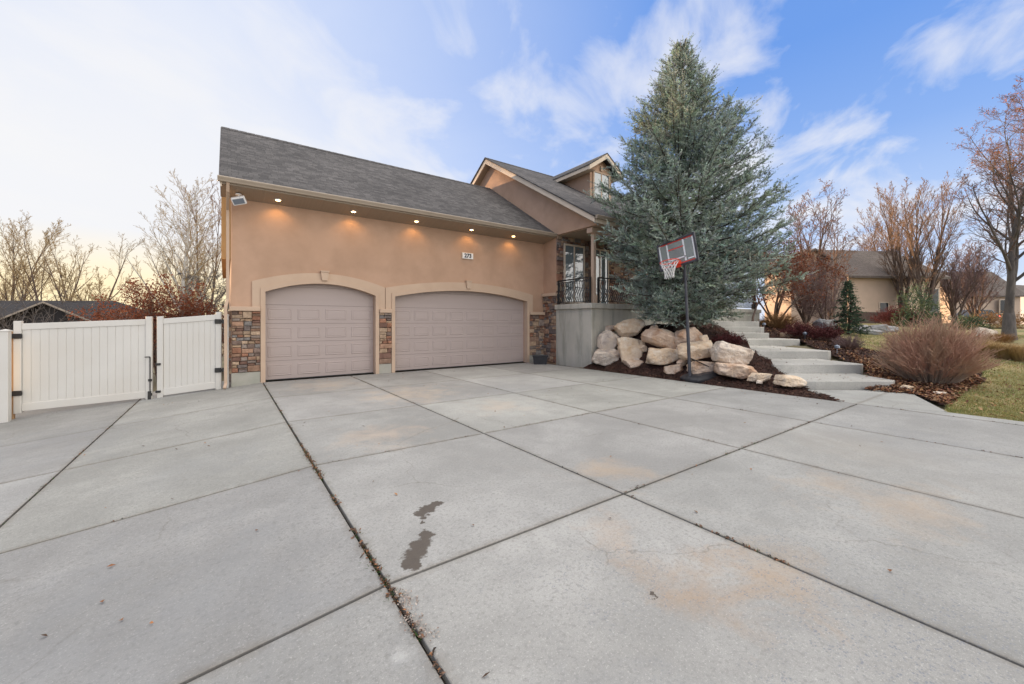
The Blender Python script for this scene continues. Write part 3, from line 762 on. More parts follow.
# recessed soffit lamps ------------------------------------------------
for u in (1.17, 3.16, 5.17, 7.27, 9.15):
    mb = MB(); mb.tube([(u, 12.68, 5.005), (u, 12.68, 5.03)], .095, 20)
    rg = mb.build('recessed_light', M['white'], house)
    b_ = MB(); b_.tube([(u, 12.68, 4.997), (u, 12.68, 5.003)], .055, 16); b_.build('lens', M['lamp'], rg)
    l = bpy.data.lights.new('soffit_lamp', 'SPOT'); l.energy = 8; l.color = (1, .52, .16); l.spot_size = math.radians(125); l.spot_blend = .6; l.shadow_soft_size = .06
    lo = bpy.data.objects.new('soffit_lamp', l); C.objects.link(lo); lo.location = (u, 12.68, 4.96); lo.rotation_euler = (math.radians(12), 0, 0)
# address plaque and floodlight -----------------------------------------
pl = thing('address_plaque', 'small pale address plaque reading 273 on the stucco above the wide garage door', 'sign', (7.27, NW, 4.1))
mb = MB(); mb.box((7.03, NW-.045, 3.98), (7.51, NW-.002, 4.22)); mb.build('plate', M['fascia'], pl, bevel=.012)
mb = MB(); mb.box((7.055, NW-.052, 4.0), (7.485, NW-.046, 4.2)); mb.build('face', M['white'], pl)
cu_ = bpy.data.curves.new('digits', 'FONT'); cu_.body = '273'; cu_.size = .2; cu_.align_x = 'CENTER'; cu_.align_y = 'CENTER'; cu_.extrude = .004; cu_.offset = .006
to = bpy.data.objects.new('digits_tmp', cu_); C.objects.link(to)
dg = bpy.context.evaluated_depsgraph_get(); me = bpy.data.meshes.new_from_object(to.evaluated_get(dg)); me.name = 'digits'
bpy.data.objects.remove(to)
me.transform(Matrix.Rotation(math.pi/2, 4, 'X')); me.transform(Matrix.Translation((0, -.058, 0))); me.materials.clear(); me.materials.append(M['black'])
do = bpy.data.objects.new('digits', me); C.objects.link(do); do.parent = pl
fl = thing('floodlight', 'white square floodlight under the garage eave corner', 'light', (.27, 12.62, 4.98))
mb = MB(); mb.tube([(.27, 12.62, 4.995), (.27, 12.62, 4.965)], .07, 14); mb.tube([(.27, 12.62, 4.97), (.30, 12.58, 4.90), (.27, 12.56, 4.86)], .022, 8); mb.build('mount', M['white'], fl)
fx = Vector((-.05, -.80, -.60)).normalized(); fa = fx.cross(Vector((-.30, 0, 1))).normalized(); fb = fa.cross(fx)
c0 = Vector((.28, 12.52, 4.80))
mb = MB(); mb.obox(c0, fa, fb, fx, .155, .10, .055); mb.build('housing', M['white'], fl, bevel=.02)
mb = MB(); mb.obox(c0+fx*.057, fa, fb, fx, .125, .068, .004); mb.build('lens', M['lampmetal'], fl)

# black tub by the wall ---------------------------------------------------
tx, ty = G(542, 364.3)
tb = thing('black_tub', 'small black plastic tub on the driveway beside the porch wall', 'tub', (tx, ty, 0))
ax = Vector((CR[0], CR[1], 0)); ay = Vector((CF[0], CF[1], 0)); b0 = Vector((tx, ty+.12, 0))
mb = MB()
def ringp(w, d, z): return [b0+ax*sx*w+ay*sy*d+Vector((0, 0, z)) for sx, sy in ((-1, -1), (1, -1), (1, 1), (-1, 1))]
rings = [ringp(.24, .15, 0), ringp(.29, .19, .31), ringp(.315, .215, .31), ringp(.315, .215, .345), ringp(.27, .175, .345), ringp(.23, .14, .03)]
i0 = len(mb.v)
for q in rings: mb.v += [tuple(p) for p in q]
for k in range(5):
    for j in range(4): mb.f.append((i0+k*4+j, i0+k*4+(j+1) % 4, i0+k*4+4+(j+1) % 4, i0+k*4+4+j)); mb.c.append(None)
mb.f.append((20, 21, 22, 23)); mb.c.append(None)
mb.build('tub_body', M['plastic_black'], tb, bevel=.012)

# ------------------------------------------------------------------ gates
def V3(px, Z, z): u, n = PZ(px, Z); return Vector((u, n, z))
def leaf(root, bl, br, h, boards, hinge_side):
    # bl, br: bottom corners (Vector); leaf racks with the slope
    d = br-bl; L = d.length; ex = d/L; e_h = Vector((d.x, d.y, 0)).normalized(); fr = Vector((e_h.y, -e_h.x, 0))   # fr points to the camera side
    up = Vector((0, 0, 1))
    def bx(mb, s0, s1, z0, z1, d0, d1):
        p = lambda s, z, dd: bl+d*(s/L)+up*z+fr*dd
        mb.hexa([p(s0, z0, d1), p(s1, z0, d1), p(s1, z0, d0), p(s0, z0, d0), p(s0, z1, d1), p(s1, z1, d1), p(s1, z1, d0), p(s0, z1, d0)])
    mb = MB()
    for s0, s1 in ((0, .12), (L-.12, L)): mb = MB(); bx(mb, s0, s1, -.02, h+.06, -.05, .05); mb.build('stile', M['vinyl'], root, bevel=.01)
    for z0, z1 in ((h-.14, h), (.02, .19)): mb = MB(); bx(mb, .12, L-.12, z0, z1, -.035, .035); mb.build('rail', M['vinyl'], root, bevel=.008)
    mb = MB(); w = (L-.24)/boards
    for i in range(boards): bx(mb, .12+i*w+.003, .12+(i+1)*w-.003, .17, h-.13, -.018, .018)
    bx(mb, .12, L-.12, .17, h-.13, -.012, .010)
    mb.build('panel', M['vinyl'], root, bevel=.006)
    return bl, ex, fr, L, up
A0, A1 = V3(14.5, 8.76, -.33), V3(152.5, 9.87, -.215)
B0, B1 = V3(157.5, 9.95, -.206), V3(221.5, 10.5, -.075)
ga = thing('vinyl_gate', 'wide white vinyl gate leaf left of the latch with drop rod', 'gate', A0[:], 'white gate leaves beside the garage')
leaf(ga, A0, A1, 1.95, 15, 0)
gb = thing('vinyl_gate', 'narrow white vinyl gate leaf hinged beside the garage stone corner', 'gate', B0[:], 'white gate leaves beside the garage')
leaf(gb, B0, B1, 1.94, 9, 1)
def post(root, px, Z, z0, z1, w=.0635):
    c = V3(px, Z, 0); e = (A1-A0); e = Vector((e.x, e.y, 0)).normalized(); f2 = Vector((-e.y, e.x, 0))
    mb = MB(); mb.obox(c+Vector((0, 0, (z0+z1)/2)), e, f2, (0, 0, 1), w, w, (z1-z0)/2); mb.build('shaft', M['vinyl'], root, bevel=.008)
    mb = MB(); t = Vector((0, 0, 1))
    b_ = [c+e*sx*(w+.012)+f2*sy*(w+.012)+t*z1 for sx, sy in ((-1, -1), (1, -1), (1, 1), (-1, 1))]
    t_ = [p+t*.02 for p in b_]; a_ = c+t*(z1+.05)
    i = len(mb.v); mb.v += [tuple(p) for p in b_+t_]+[tuple(a_)]
    for k in range(4):
        k2 = (k+1) % 4; mb.f += [(i+k, i+k2, i+4+k2, i+4+k), (i+4+k, i+4+k2, i+8)]; mb.c += [None, None]
    mb.f.append((i+3, i+2, i+1, i)); mb.c.append(None)
    mb.build('cap', M['vinyl'], root)
c = V3(5.5, 8.5, -.52)
p1 = thing('gate_post', 'white vinyl gate post at the left end of the wide gate', 'post', c[:], 'white gate posts')
post(p1, 5.5, 8.5, -.6, 1.46)
w0 = V3(12.2, 8.75, 0); mb = MB(); mb.box((w0.x-.035, w0.y-.035, -.5), (w0.x+.035, w0.y+.035, 1.46)); mb.build('wood_core', M['wood'], p1)
c = V3(227, 10.62, -.1)
p2 = thing('gate_post', 'white vinyl gate post against the stone corner of the garage', 'post', c[:], 'white gate posts')
post(p2, 226.6, 10.62, -.2, 1.83, .05)
fp = V3(5.5, 8.5, 0); fe = Vector((-(A1-A0).x, -(A1-A0).y, 0)).normalized(); ff = Vector((fe.y, -fe.x, 0))
fen = thing('unseen_fence', 'unseen white vinyl fence running on from the left gate post, added to block low sun', 'fence', (fp.x, fp.y, -.6))
for k in range(7):  # out-of-view fence, added to keep low sun off the left driveway
    b_ = fp+fe*(.09+2.3*k); zg = -.75-.1*k
    mb = MB(); mb.obox(b_+fe*1.12+Vector((0, 0, zg+1.0)), fe, ff, (0, 0, 1), 1.1, .02, .95); mb.build('panel', M['vinyl'], fen)
    mb = MB(); mb.obox(b_+fe*2.28+Vector((0, 0, zg+.95)), fe, ff, (0, 0, 1), .06, .06, 1.1); mb.build('post', M['vinyl'], fen)
def hinge(root, base, e, z, w=.16):
    mb = MB(); fr = Vector((e.y, -e.x, 0))
    mb.obox(base+fr*.06+Vector((0, 0, z)), e, fr, (0, 0, 1), w, .012, .035)
    mb.obox(base+fr*.06-e*w*.55+Vector((0, 0, z)), e, fr, (0, 0, 1), w*.42, .016, .06); mb.obox(base+fr*.06+e*w*.6+Vector((0, 0, z)), e, fr, (0, 0, 1), w*.35, .016, .055)
    mb.tube([base+fr*.07+Vector((0, 0, z-.06)), base+fr*.07+Vector((0, 0, z+.06))], .02, 8)
    mb.build('hinge', M['black'], root, bevel=.005)
eA = Vector(((A1-A0).x, (A1-A0).y, 0)).normalized(); eB = Vector(((B1-B0).x, (B1-B0).y, 0)).normalized()
for z in (.43, 1.68): hinge(ga, A0-eA*.06, eA, z, .2)
for z in (.48, 1.75): hinge(gb, B1-eB*.01, eB, z, .125)
frA = Vector((eA.y, -eA.x, 0))
mb = MB(); q = A1-eA*.03+frA*.07
mb.tube([q+Vector((0, 0, 1.02)), q+Vector((0, 0, -.02))], .011, 8); mb.tube([q+Vector((0, 0, 1.02)), q-eA*.10+Vector((0, 0, 1.02))], .011, 8)
for z in (.1, .45): mb.obox(q-frA*.012+Vector((0, 0, z)), eA, frA, (0, 0, 1), .035, .012, .03)
mb.obox(q-eA*.01+Vector((0, 0, .08)), eA, frA, (0, 0, 1), .03, .02, .10); mb.build('drop_rod', M['black'], ga)
mb = MB(); q2 = B0+eB*.03+Vector((eB.y, -eB.x, 0))*.06
for z in (.82, .14): mb.obox(q2+Vector((0, 0, z)), eB, (eB.y, -eB.x, 0), (0, 0, 1), .05, .02, .028)
mb.build('latch', M['black'], gb, bevel=.006)

# ------------------------------------------------------------------ basketball hoop
hu, hn = G(689.5, 381, .02); hu += .03
hp = thing('basketball_hoop', 'black portable basketball hoop with clear backboard leaning at the driveway edge', 'basketball hoop', (hu, hn, 0))
th = math.radians(10); th2 = math.radians(2.4)
da = Vector((0, -math.cos(th), math.sin(th))); db = Vector((0, math.sin(th), math.cos(th))); du = Vector((1, 0, 0))
pole_d = Vector((-.012, math.sin(th2), math.cos(th2)))
P0 = Vector((hu, hn, .05)); P1 = P0+pole_d*3.28
mb = MB(); mb.tube([P0, P0+pole_d*1.6], .045, 12); mb.tube([P0+pole_d*1.55, P1], .038, 12); mb.build('pole', M['hoop_grey'], hp, smooth=False)
bc = P1 + Vector((-.22, .10, .27))           # board centre
mb = MB()
hw, hh = .56, .37
mb.obox(bc, da, db, du, hw-.02, hh-.02, .006); mb.build('backboard', M['acrylic'], hp)
mb = MB()
for s in (-1, 1):
    mb.obox(bc+da*s*hw, da, db, du, .028, hh+.028, .03); mb.obox(bc+db*s*hh, da, db, du, hw, .028, .03)
mb.build('board_frame', M['hoop_grey'], hp, bevel=.01)
mb = MB(); o = -du*.008
def bar(x0, y0, x1, y1, w):
    c = bc+da*(x0+x1)/2+db*(y0+y1)/2+o
    mb.obox(c, da, db, du, abs(x1-x0)/2+w, abs(y1-y0)/2+w, .003)
for s in (-1, 1): bar(s*(hw-.05), -hh+.06, s*(hw-.05), hh-.06, .022)
for s in (-1, 1): bar(s*.25-.02, -hh+.1, s*.25-.02, hh-.06, .022)
bar(.32, -hh+.115, .46, -hh+.115, .016)
bar(-.27, -.17, .23, -.17, .018)
mb.build('white_markings', M['white'], hp)
mb = MB(); bar(-hw+.05, hh-.045, hw-.05, hh-.045, .014); bar(-hw+.05, -hh+.05, hw-.05, -hh+.05, .014); bar(-.25, .13, .21, .13, .014)
mb.build('red_markings', M['red'], hp)
rc = bc - db*.30 - du*.44 + da*.0
mb = MB(); pts = [rc+du*.24*math.cos(t)+da*.24*math.sin(t) for t in np.linspace(0, 2*math.pi, 29)]
mb.tube(pts, .012, 6, False); mb.obox(bc-db*.30-du*.07, da, db, du, .09, .05, .06); mb.obox(bc-db*.33-du*.02, da, db, du, .07, .09, .02)
mb.tube([bc-db*.31-du*.08+da*.06, rc+du*.11+da*.2], .009, 5); mb.tube([bc-db*.31-du*.08-da*.06, rc+du*.11-da*.2], .009, 5)
mb.build('rim', M['rim_red'], hp)
mb = MB(); NN = 12
def npnt(i, k):
    t = 2*math.pi*(i+.5*(k % 2))/NN; rr = [.237, .19, .155, .13, .12, .125][k]; return rc+du*rr*math.cos(t)+da*rr*math.sin(t)-Vector((0, 0, 1))*(.02+.085*k)
for k in range(5):
    for i in range(NN):
        mb.tube([npnt(i, k), npnt(i, k+1)], .006, 4, False); mb.tube([npnt(i, k), npnt(i-1 if k % 2 == 0 else i+1, k+1)], .006, 4, False)
mb.build('net', M['net'], hp)
mb = MB()
for s in (-.07, .07):
    mb.tube([P1+Vector((0, s, -.05)), bc+du*.02+Vector((0, s, -.28))], .016, 6); mb.tube([P1+Vector((0, s, -.5)), P1+Vector((.12, s, -.1)), bc+du*.03+Vector((0, s, .15))], .016, 6)
mb.build('board_bracket', M['hoop_grey'], hp)
# weighted base: a low moulded tank stretching away from the drive
mb = MB(); e1 = Vector((.97, -.24, 0)); e2 = Vector((.24, .97, 0)); b0 = Vector((hu-.05, hn, .0))
prof = [(-.06, .10), (.0, .33), (.5, .38), (.95, .30), (1.05, .16)]
def bring(z, k): return [b0+e1*(a if k == 1 else .45+(a-.45)*k)+e2*w*k*s+Vector((0, 0, z+a*.12)) for s, seq in ((-1, prof), (1, prof[::-1])) for a, w in seq]
R = [bring(0, 1.0), bring(.08, 1.03), bring(.14, .9), bring(.19, .7)]
i0 = 0
for q in R: mb.v += [tuple(p) for p in q]
n_ = len(R[0])
for k in range(3):
    for j in range(n_): mb.f.append((k*n_+j, k*n_+(j+1) % n_, (k+1)*n_+(j+1) % n_, (k+1)*n_+j)); mb.c.append(None)
mb.f.append(tuple(range(3*n_, 4*n_))); mb.c.append(None); mb.f.append(tuple(range(n_-1, -1, -1))); mb.c.append(None)
mb.build('base_tank', M['plastic_black'], hp, bevel=.02)
mb = MB()
for s in (-1, 1): mb.tube([P0+pole_d*.62, b0+e1*.9+e2*.2*s+Vector((0, 0, .27))], .014, 6)
mb.build('strut', M['black'], hp)

# ------------------------------------------------------------------ steps
st = None
u_, n_0 = PZ(800, 10)
st = thing('front_steps', 'wide pale concrete steps climbing through the bed to the porch', 'steps', (u_, n_0, 0))
rs = random.Random(5)
for k in range(len(STEPS)):
    pts, z = step_poly(k)
    mb = MB(); i = 0
    n6 = len(pts); t = rs.uniform(.94, 1.04); col = (t, t, t)
    mb.v += [(a, b_, z) for a, b_ in pts]+[(a, b_, z-.55) for a, b_ in pts]
    mb.f.append(tuple(range(n6))); mb.c.append(col)
    for j in range(n6): j2 = (j+1) % n6; mb.f.append((n6+j, n6+j2, j2, j)); mb.c.append(col)
    mb.build('step', M['concrete_step'], st, bevel=.02)

# ------------------------------------------------------------------ beds, mulch, lawn
left_bed = [(10.42, 10.2), (10.42, 2.72), G(806, 391), XZ(*((800-512)/F*10.2, 10.2)), PZ(786, 11.6), PZ(768, 13.3), PZ(745, 16.2), PZ(735, 17.5), PZ(722, 19.5), (16.5, 10.2)]
right_bed = [G(868, 390.6), G(914, 394), G(946, 406), PZ(958, 9.3), PZ(985, 10.2), PZ(975, 12.2), PZ(930, 13), PZ(876, 14.3), PZ(852, 15.8), PZ(836, 19.5), PZ(800, 24), PZ(770, 24), (24.6, 10.2), PZ(760, 19.5), PZ(768, 17.5), PZ(800, 16.5), PZ(833, 13.4), PZ(866, 11.5)]
lawn_poly = [(10.82, 1.38), (10.82, -20), (60, -20), (60, 10), PZ(1015, 60), PZ(880, 60), PZ(800, 25), PZ(836, 19.5), PZ(852, 15.8), PZ(876, 14.3), PZ(930, 13), PZ(975, 12.2), PZ(985, 10.2), PZ(958, 9.3), G(946, 406), G(947, 411.5)]
def mz(off): return lambda U, N_: under_steps(Hs(U, N_)+off, U, N_, -.02, .12)
def lump(off):
    def f(U, N_):
        z = Hs(U, N_)+off
        e = np.clip((U-10.45)/.3, 0, 1)
        return under_steps(z + e*.05*np.sin(U*5.1+np.sin(N_*3.3)*2)*np.sin(N_*4.3+U), U, N_, -.02, .12)
    return f
sheet('mulch_bed', np.arange(10.42, 20, .11), np.arange(2.2, 10.25, .11), lump(.0), M['mulch'], lambda x, y: inpoly(left_bed, x, y), .012)
sheet('mulch_bed', np.arange(11, 26, .14), np.arange(1, 14, .14), mz(.01), M['mulch'], lambda x, y: inpoly(right_bed, x, y), .012)
sheet('lawn', np.concatenate([np.arange(10.82, 22, .18), np.arange(22, 60, .8)]), np.concatenate([np.arange(-20, -4, .8), np.arange(-4, 10, .2), np.arange(10, 34, .6)]), mz(-.005), M['lawn'], lambda x, y: inpoly(lawn_poly, x, y) & ~inpoly(right_bed, x, y), .006)

def scatter(poly, n, seed, dens=None):
    r = np.random.default_rng(seed); P = np.array(poly); lo, hi = P.min(0), P.max(0); out = np.zeros((0, 2))
    while len(out) < n:
        q = r.uniform(lo, hi, (n*3, 2)); q = q[inpoly(poly, q[:, 0], q[:, 1])]
        if dens is not None: q = q[r.random(len(q)) < dens(q)]
        out = np.concatenate([out, q])
    return out[:n]
def flakes(name, pts, zf, L, W, m, cols, seed, tilt=.5, lift=.01, kind='stuff', group=None):
    """little curved chips / leaves: two quads each"""
    r = np.random.default_rng(seed); n = len(pts)
    z = zf(pts[:, 0], pts[:, 1]) + lift*r.random(n)
    yaw = r.uniform(0, 2*np.pi, n); l = L*r.uniform(.5, 1.4, n); w = W*r.uniform(.5, 1.3, n)
    a = np.stack([np.cos(yaw), np.sin(yaw), r.normal(0, tilt, n)], 1); a /= np.linalg.norm(a, axis=1)[:, None]
    b_ = np.stack([-np.sin(yaw), np.cos(yaw), r.normal(0, tilt, n)], 1); b_ /= np.linalg.norm(b_, axis=1)[:, None]
    c = np.stack([pts[:, 0], pts[:, 1], z+.006], 1)
    nz = np.cross(a, b_)
    v = np.stack([c-a*l[:, None], c-b_*w[:, None]+nz*(w*.5)[:, None], c+a*l[:, None], c+b_*w[:, None]+nz*(w*.4)[:, None]], 1).reshape(-1, 3)
    f = (np.arange(n)[:, None]*4+np.array([[0, 1, 2], [0, 2, 3]]).reshape(1, -1)).reshape(-1, 3)
    pc = np.array(cols)[r.integers(0, len(cols), n)]*r.uniform(.7, 1.3, (n, 1))
    cc = np.repeat(pc, 2, axis=0)
    o = link_mesh(name, v, f, m, None, None, False, cc)
    if kind: o['kind'] = kind
    return o
mulch_cols = [(.06, .03, .022), (.09, .045, .03), (.035, .02, .016), (.12, .06, .04), (.075, .03, .02), (.16, .09, .06)]
flakes('bark_mulch', scatter(left_bed, 16000, 1, lambda q: np.clip(1.3-(q[:, 0]-10.4)*.16, .1, 1)), lump(.0), .036, .013, M['chips'], mulch_cols, 2, .45, .02)
flakes('bark_mulch', scatter(right_bed, 9000, 3), mz(.015), .045, .02, M['chips'], mulch_cols, 4, .45, .02)
litter = [G(866, 391), G(914, 394.5), G(946, 406.5), PZ(965, 9.1), PZ(985, 10.1), PZ(965, 11.5), PZ(900, 12), PZ(862, 13), PZ(845, 13.8), PZ(868, 11.3)]
leaf_cols = [(.30, .13, .06), (.22, .09, .05), (.38, .20, .09), (.16, .07, .045), (.28, .16, .10), (.42, .26, .14)]
flakes('fallen_leaves', np.concatenate([scatter(litter, 4200, 5), scatter(right_bed, 1500, 6), G(0, 400)*np.ones((0, 2))]), mz(.02), .04, .024, M['chips'], leaf_cols, 7, .5, .05)
flakes('fallen_leaves', scatter(lawn_poly, 900, 8, lambda q: np.clip(1.2-np.hypot(q[:, 0]-13.5, q[:, 1]-1.5)/7, 0, 1)), mz(.02), .035, .022, M['chips'], leaf_cols, 9, .4, .03)
# grass blades on the near lawn
def blades(name, pts, zf, h, w, m, cols, seed, lean=.5, parent=None, kind='stuff'):
    r = np.random.default_rng(seed); n = len(pts); z = zf(pts[:, 0], pts[:, 1])
    yaw = r.uniform(0, 2*np.pi, n); hh = h*r.uniform(.5, 1.4, n)
    s = np.stack([np.cos(yaw), np.sin(yaw), np.zeros(n)], 1)
    l = np.stack([r.normal(0, lean, n), r.normal(0, lean, n), np.ones(n)], 1)
    c = np.stack([pts[:, 0], pts[:, 1], z-.01], 1)
    v = np.stack([c-s*w, c+s*w, c+l*hh[:, None]], 1).reshape(-1, 3); f = np.arange(3*n).reshape(n, 3)
    pc = np.array(cols)[r.integers(0, len(cols), n)]*r.uniform(.7, 1.3, (n, 1))
    o = link_mesh(name, v, f, m, parent, None, False, pc)
    if kind: o['kind'] = kind
    return o
near = [(10.82, 1.38), (10.82, -2.5), (16, -3), (26, 3), PZ(1080, 22), PZ(800, 25), PZ(836, 19.5), PZ(852, 15.8), PZ(876, 14.3), PZ(930, 13), PZ(975, 12.2), PZ(985, 10.2), PZ(958, 9.3), G(946, 406), G(947, 411.5)]
blades('grass', scatter(near, 90000, 11, lambda q: np.clip(9/(np.hypot(q[:, 0], q[:, 1])+.1), 0, 1)**2.0), mz(-.005), .05, .006, M['grass'], [(1, 1, 1), (.8, 1, .8), (1.2, 1.05, .9)], 12)

# weeds and dirt along the driveway joints
r = np.random.default_rng(21); pts = []; pl2 = []
for k in range(950):
    n = r.uniform(1.4, 5.8); 
    if mnoise.noise(Vector((n*3.1, 1.7, 0))) > -.12: pts.append((.83+r.normal(0, .014), n))
for (u0, n0, u1, n1, q) in ((.83, 5, .83, 12.5, 350), (3.13, 0, 3.13, 12.5, 330), (3.13, 2.52, 10.4, 2.52, 240), (-1.72, 4, -1.72, 13, 250), (-2, 5.1, .83, 5.1, 30), (.83, 5.1, 7, 5.1, 130), (5.5, 0, 5.5, 9, 100), (7.92, 0, 7.92, 10, 160), (10.4, -1, 10.4, 2.5, 110), (3.13, .8, 3.13, 2.0, 120)):
    for k in range(q):
        t = r.random(); a = u0+(u1-u0)*t; b_ = n0+(n1-n0)*t
        if mnoise.noise(Vector((a*2.3, b_*2.3, 4))) > .0: pts.append((a+r.normal(0, .008), b_+r.normal(0, .008)))
pts = np.array(pts)
dzv = lambda U, N_: -.1*np.clip(.83-U, 0, None)
sel = r.random(len(pts)) < .5
blades('joint_weeds', np.repeat(pts[sel], 2, 0)+r.normal(0, .008, (2*sel.sum(), 2)), lambda U, N_: dzv(U, N_)-.012, .028, .005, M['leaf_green'], [(1, 1, 1), (.7, .8, .6)], 22, .9)
flakes('joint_debris', np.repeat(pts[~sel], 2, 0)+r.normal(0, .007, (2*(~sel).sum(), 2)), lambda U, N_: dzv(U, N_)-.004, .013, .006, M['chips'], [(.12, .07, .045), (.2, .12, .08), (.06, .045, .035), (.30, .14, .07)], 23, .5, .006)
gr = np.stack([.86+r.normal(0, .03, 230)+.0, r.uniform(1.93, 2.42, 230)], 1); gr[:, 0] += .02*np.sin(gr[:, 1]*17)
flakes('joint_gravel', gr, lambda U, N_: dzv(U, N_), .007, .005, M['chips'], [(.42, .33, .28), (.5, .42, .36), (.3, .24, .2)], 24, .5, .006)
dl = scatter([(-1.5, 2.0), (3, .6), (9, 1), (10.3, 6), (10.3, 12), (1, 12.6), (-2, 12)], 110, 25)
dl2 = np.stack([r.uniform(1, 10.5, 60), 12.75-np.abs(r.normal(0, .35, 60))], 1)
dl3 = np.array([(10.3-abs(r.normal(0, .35)), r.uniform(2.6, 10)) for k in range(70)])
flakes('driveway_leaves', np.concatenate([dl, dl2, dl3]), lambda U, N_: dzv(U, N_)+.004, .019, .011, M['chips'], [(.34, .15, .06), (.22, .10, .05), (.10, .06, .04), (.42, .22, .10)], 26, .25, .004)
sp_ = []
for k in range(7):
    P, zt = step_poly(k); q = scatter(P, 26 if k < 4 else 10, 60+k); flakes('step_leaves', q, (lambda zt: lambda U, N_: 0*U+zt+.003)(zt), .03, .017, M['chips'], leaf_cols, 70+k, .25, .004)
q = np.stack([.83+r.normal(0, .012, 260), r.uniform(.4, 2.45, 260)], 1); q = q[np.sin(q[:, 1]*6.1)+np.sin(q[:, 1]*14.3+1) > -.5]
flakes('joint_debris', q, lambda U, N_: dzv(U, N_)-.006, .012, .006, M['chips'], [(.12, .07, .045), (.2, .12, .08), (.06, .045, .035), (.36, .17, .08)], 29, .5, .012)
# dark pebble with its drip mark near the rusty patch

# ------------------------------------------------------------------ boulders
def boulder(px0, px1, y0, y1, uline, m, seed, label, tilt=0, group='boulders in the mulch bank', planes=15, dep=.85):
    pc = (px0+px1)/2; t = (pc-512)/F; Z = uline/(CR[0]*t+CF[0]); 
    w = (px1-px0)/F*Z; zt, zb = ZH(y0, Z), ZH(y1, Z); h = zt-zb
    return rock(pc, Z, (zt+zb)/2, w*.99, h*1.0, max(w*dep, h*.8)*.85, m, seed, label, tilt, group, planes)
def rock(pc, Z, zc, w, h, d, m, seed, label, tilt=0, group=None, planes=15, name='boulder'):
    r = np.random.default_rng(seed)
    bm = bmesh.new(); bmesh.ops.create_icosphere(bm, subdivisions=5, radius=1)
    P = np.array([v.co[:] for v in bm.verts]); fs = np.array([[v.index for v in f.verts] for f in bm.faces]); bm.free()
    nr = r.normal(size=(planes, 3)); nr /= np.linalg.norm(nr, axis=1)[:, None]
    ax6 = np.concatenate([np.eye(3), -np.eye(3)]); nr = np.concatenate([nr, ax6+r.normal(0, .18, (6, 3))]); nr /= np.linalg.norm(nr, axis=1)[:, None]
    dd = np.r_[r.uniform(.80, 1.0, planes), r.uniform(.70, .80, 6)]
    dot = P @ nr.T; rad = np.where(dot > .05, dd/np.maximum(dot, .05), 9)
    k = 95.; rr = -np.log(np.exp(-k*rad).sum(1))/k
    P = P*rr[:, None]
    for i in range(len(P)):
        q = Vector(P[i]); nn = mnoise.fractal(q*2.2+Vector((seed*3.1, 0, 0)), 1, 2, 5); n2 = mnoise.ridged_multi_fractal(q*3.1+Vector((0, seed*1.7, 0)), 1, 2, 4, 1, 2); P[i] *= 1+.06*nn+.04*(n2-1.2)+.018*mnoise.noise(q*9)
    P -= (P.max(0)+P.min(0))/2; P /= (P.max(0)-P.min(0))
    ct, st_ = math.cos(tilt), math.sin(tilt)
    P = P*np.array([w, d, h]); P = np.stack([P[:, 0]*ct-P[:, 2]*st_, P[:, 1], P[:, 0]*st_+P[:, 2]*ct], 1)
    if tilt:
        ex = P.max(0)-P.min(0); P *= np.array([w/ex[0], 1, h/ex[2]])
    cu0, cn0 = PZ(pc, Z)
    W = np.stack([cu0+CR[0]*P[:, 0]+CF[0]*P[:, 1], cn0+CR[1]*P[:, 0]+CF[1]*P[:, 1], zc+P[:, 2]], 1)
    o = link_mesh(name, W, fs, m, None, (cu0, cn0, zc-h/2), True)
    return tag(o, label, 'boulder' if name == 'boulder' else 'rock', group)
RK = [
 (590, 625, 349, 369.5, 11.15, 'rock_white', 'mottled pale boulder at the bottom left of the pile touching the porch wall', .1),
 (597, 621, 329, 355, 11.4, 'rock_white', 'upright pale grey boulder in the middle of the left edge of the pile', -.3),
 (615, 644, 318, 338, 11.85, 'rock', 'cream boulder topmost of the left stack near the porch wall', .25),
 (601, 617, 325, 332, 11.9, 'rock_pink', 'small flat stone wedged against the porch wall left of the topmost cream boulder', 0),
 (618, 646, 336, 361, 11.4, 'rock', 'squarish orange boulder directly below the topmost cream boulder', .08),
 (641, 681, 326, 349, 11.6, 'rock_pink', 'large wedge shaped pink boulder sloping down to the right in the upper row', -.42),
 (644, 679, 347.5, 365, 11.3, 'rock', 'long rounded tan boulder under the wedge shaped pink boulder', 0),
 (623, 649, 359, 368.5, 11.15, 'rock_pink', 'low flat pinkish stone at the foot of the squarish orange boulder', 0),
 (649, 658, 324.5, 332, 12.0, 'rock_pink', 'tiny pointed stone on top of the bank above the wedge boulder', 0),
 (657, 674, 328, 342, 12.0, 'rock', 'small orange stone behind the wedge boulder at the top of the bank', -.3),
 (670, 699, 327, 349, 11.9, 'rock_pink', 'flat faced pink boulder behind the hoop pole under the conifer', .3),
 (676, 713, 340, 361, 11.4, 'rock', 'veined cream boulder directly right behind the hoop pole in the middle row', .25),
 (707, 750, 341, 366, 11.35, 'rock_white', 'largest long pale boulder at the right end of the upper row', -.25),
 (685, 719, 360, 378, 11.15, 'rock_pink', 'pinkish boulder directly behind the hoop base in the bottom row', .05),
 (716, 752, 362.5, 379, 11.1, 'rock_pink', 'pink slab boulder under the largest long pale boulder', -.12),
 (663, 683, 363.5, 374, 11.0, 'rock_pink', 'flat pinkish stone lying in the mulch left of the hoop pole', 0),
 (749, 769, 372.5, 382, 11.0, 'rock', 'small yellowish stone alone in the mulch right of the pile', .1),
 (776, 803, 374, 387, 11.1, 'rock', 'low orange stone nearest the bottom of the steps', -.1),
 (677, 687, 358, 367, 11.2, 'rock_pink', 'small filler stone between the rounded tan boulder and the hoop pole', .4)]
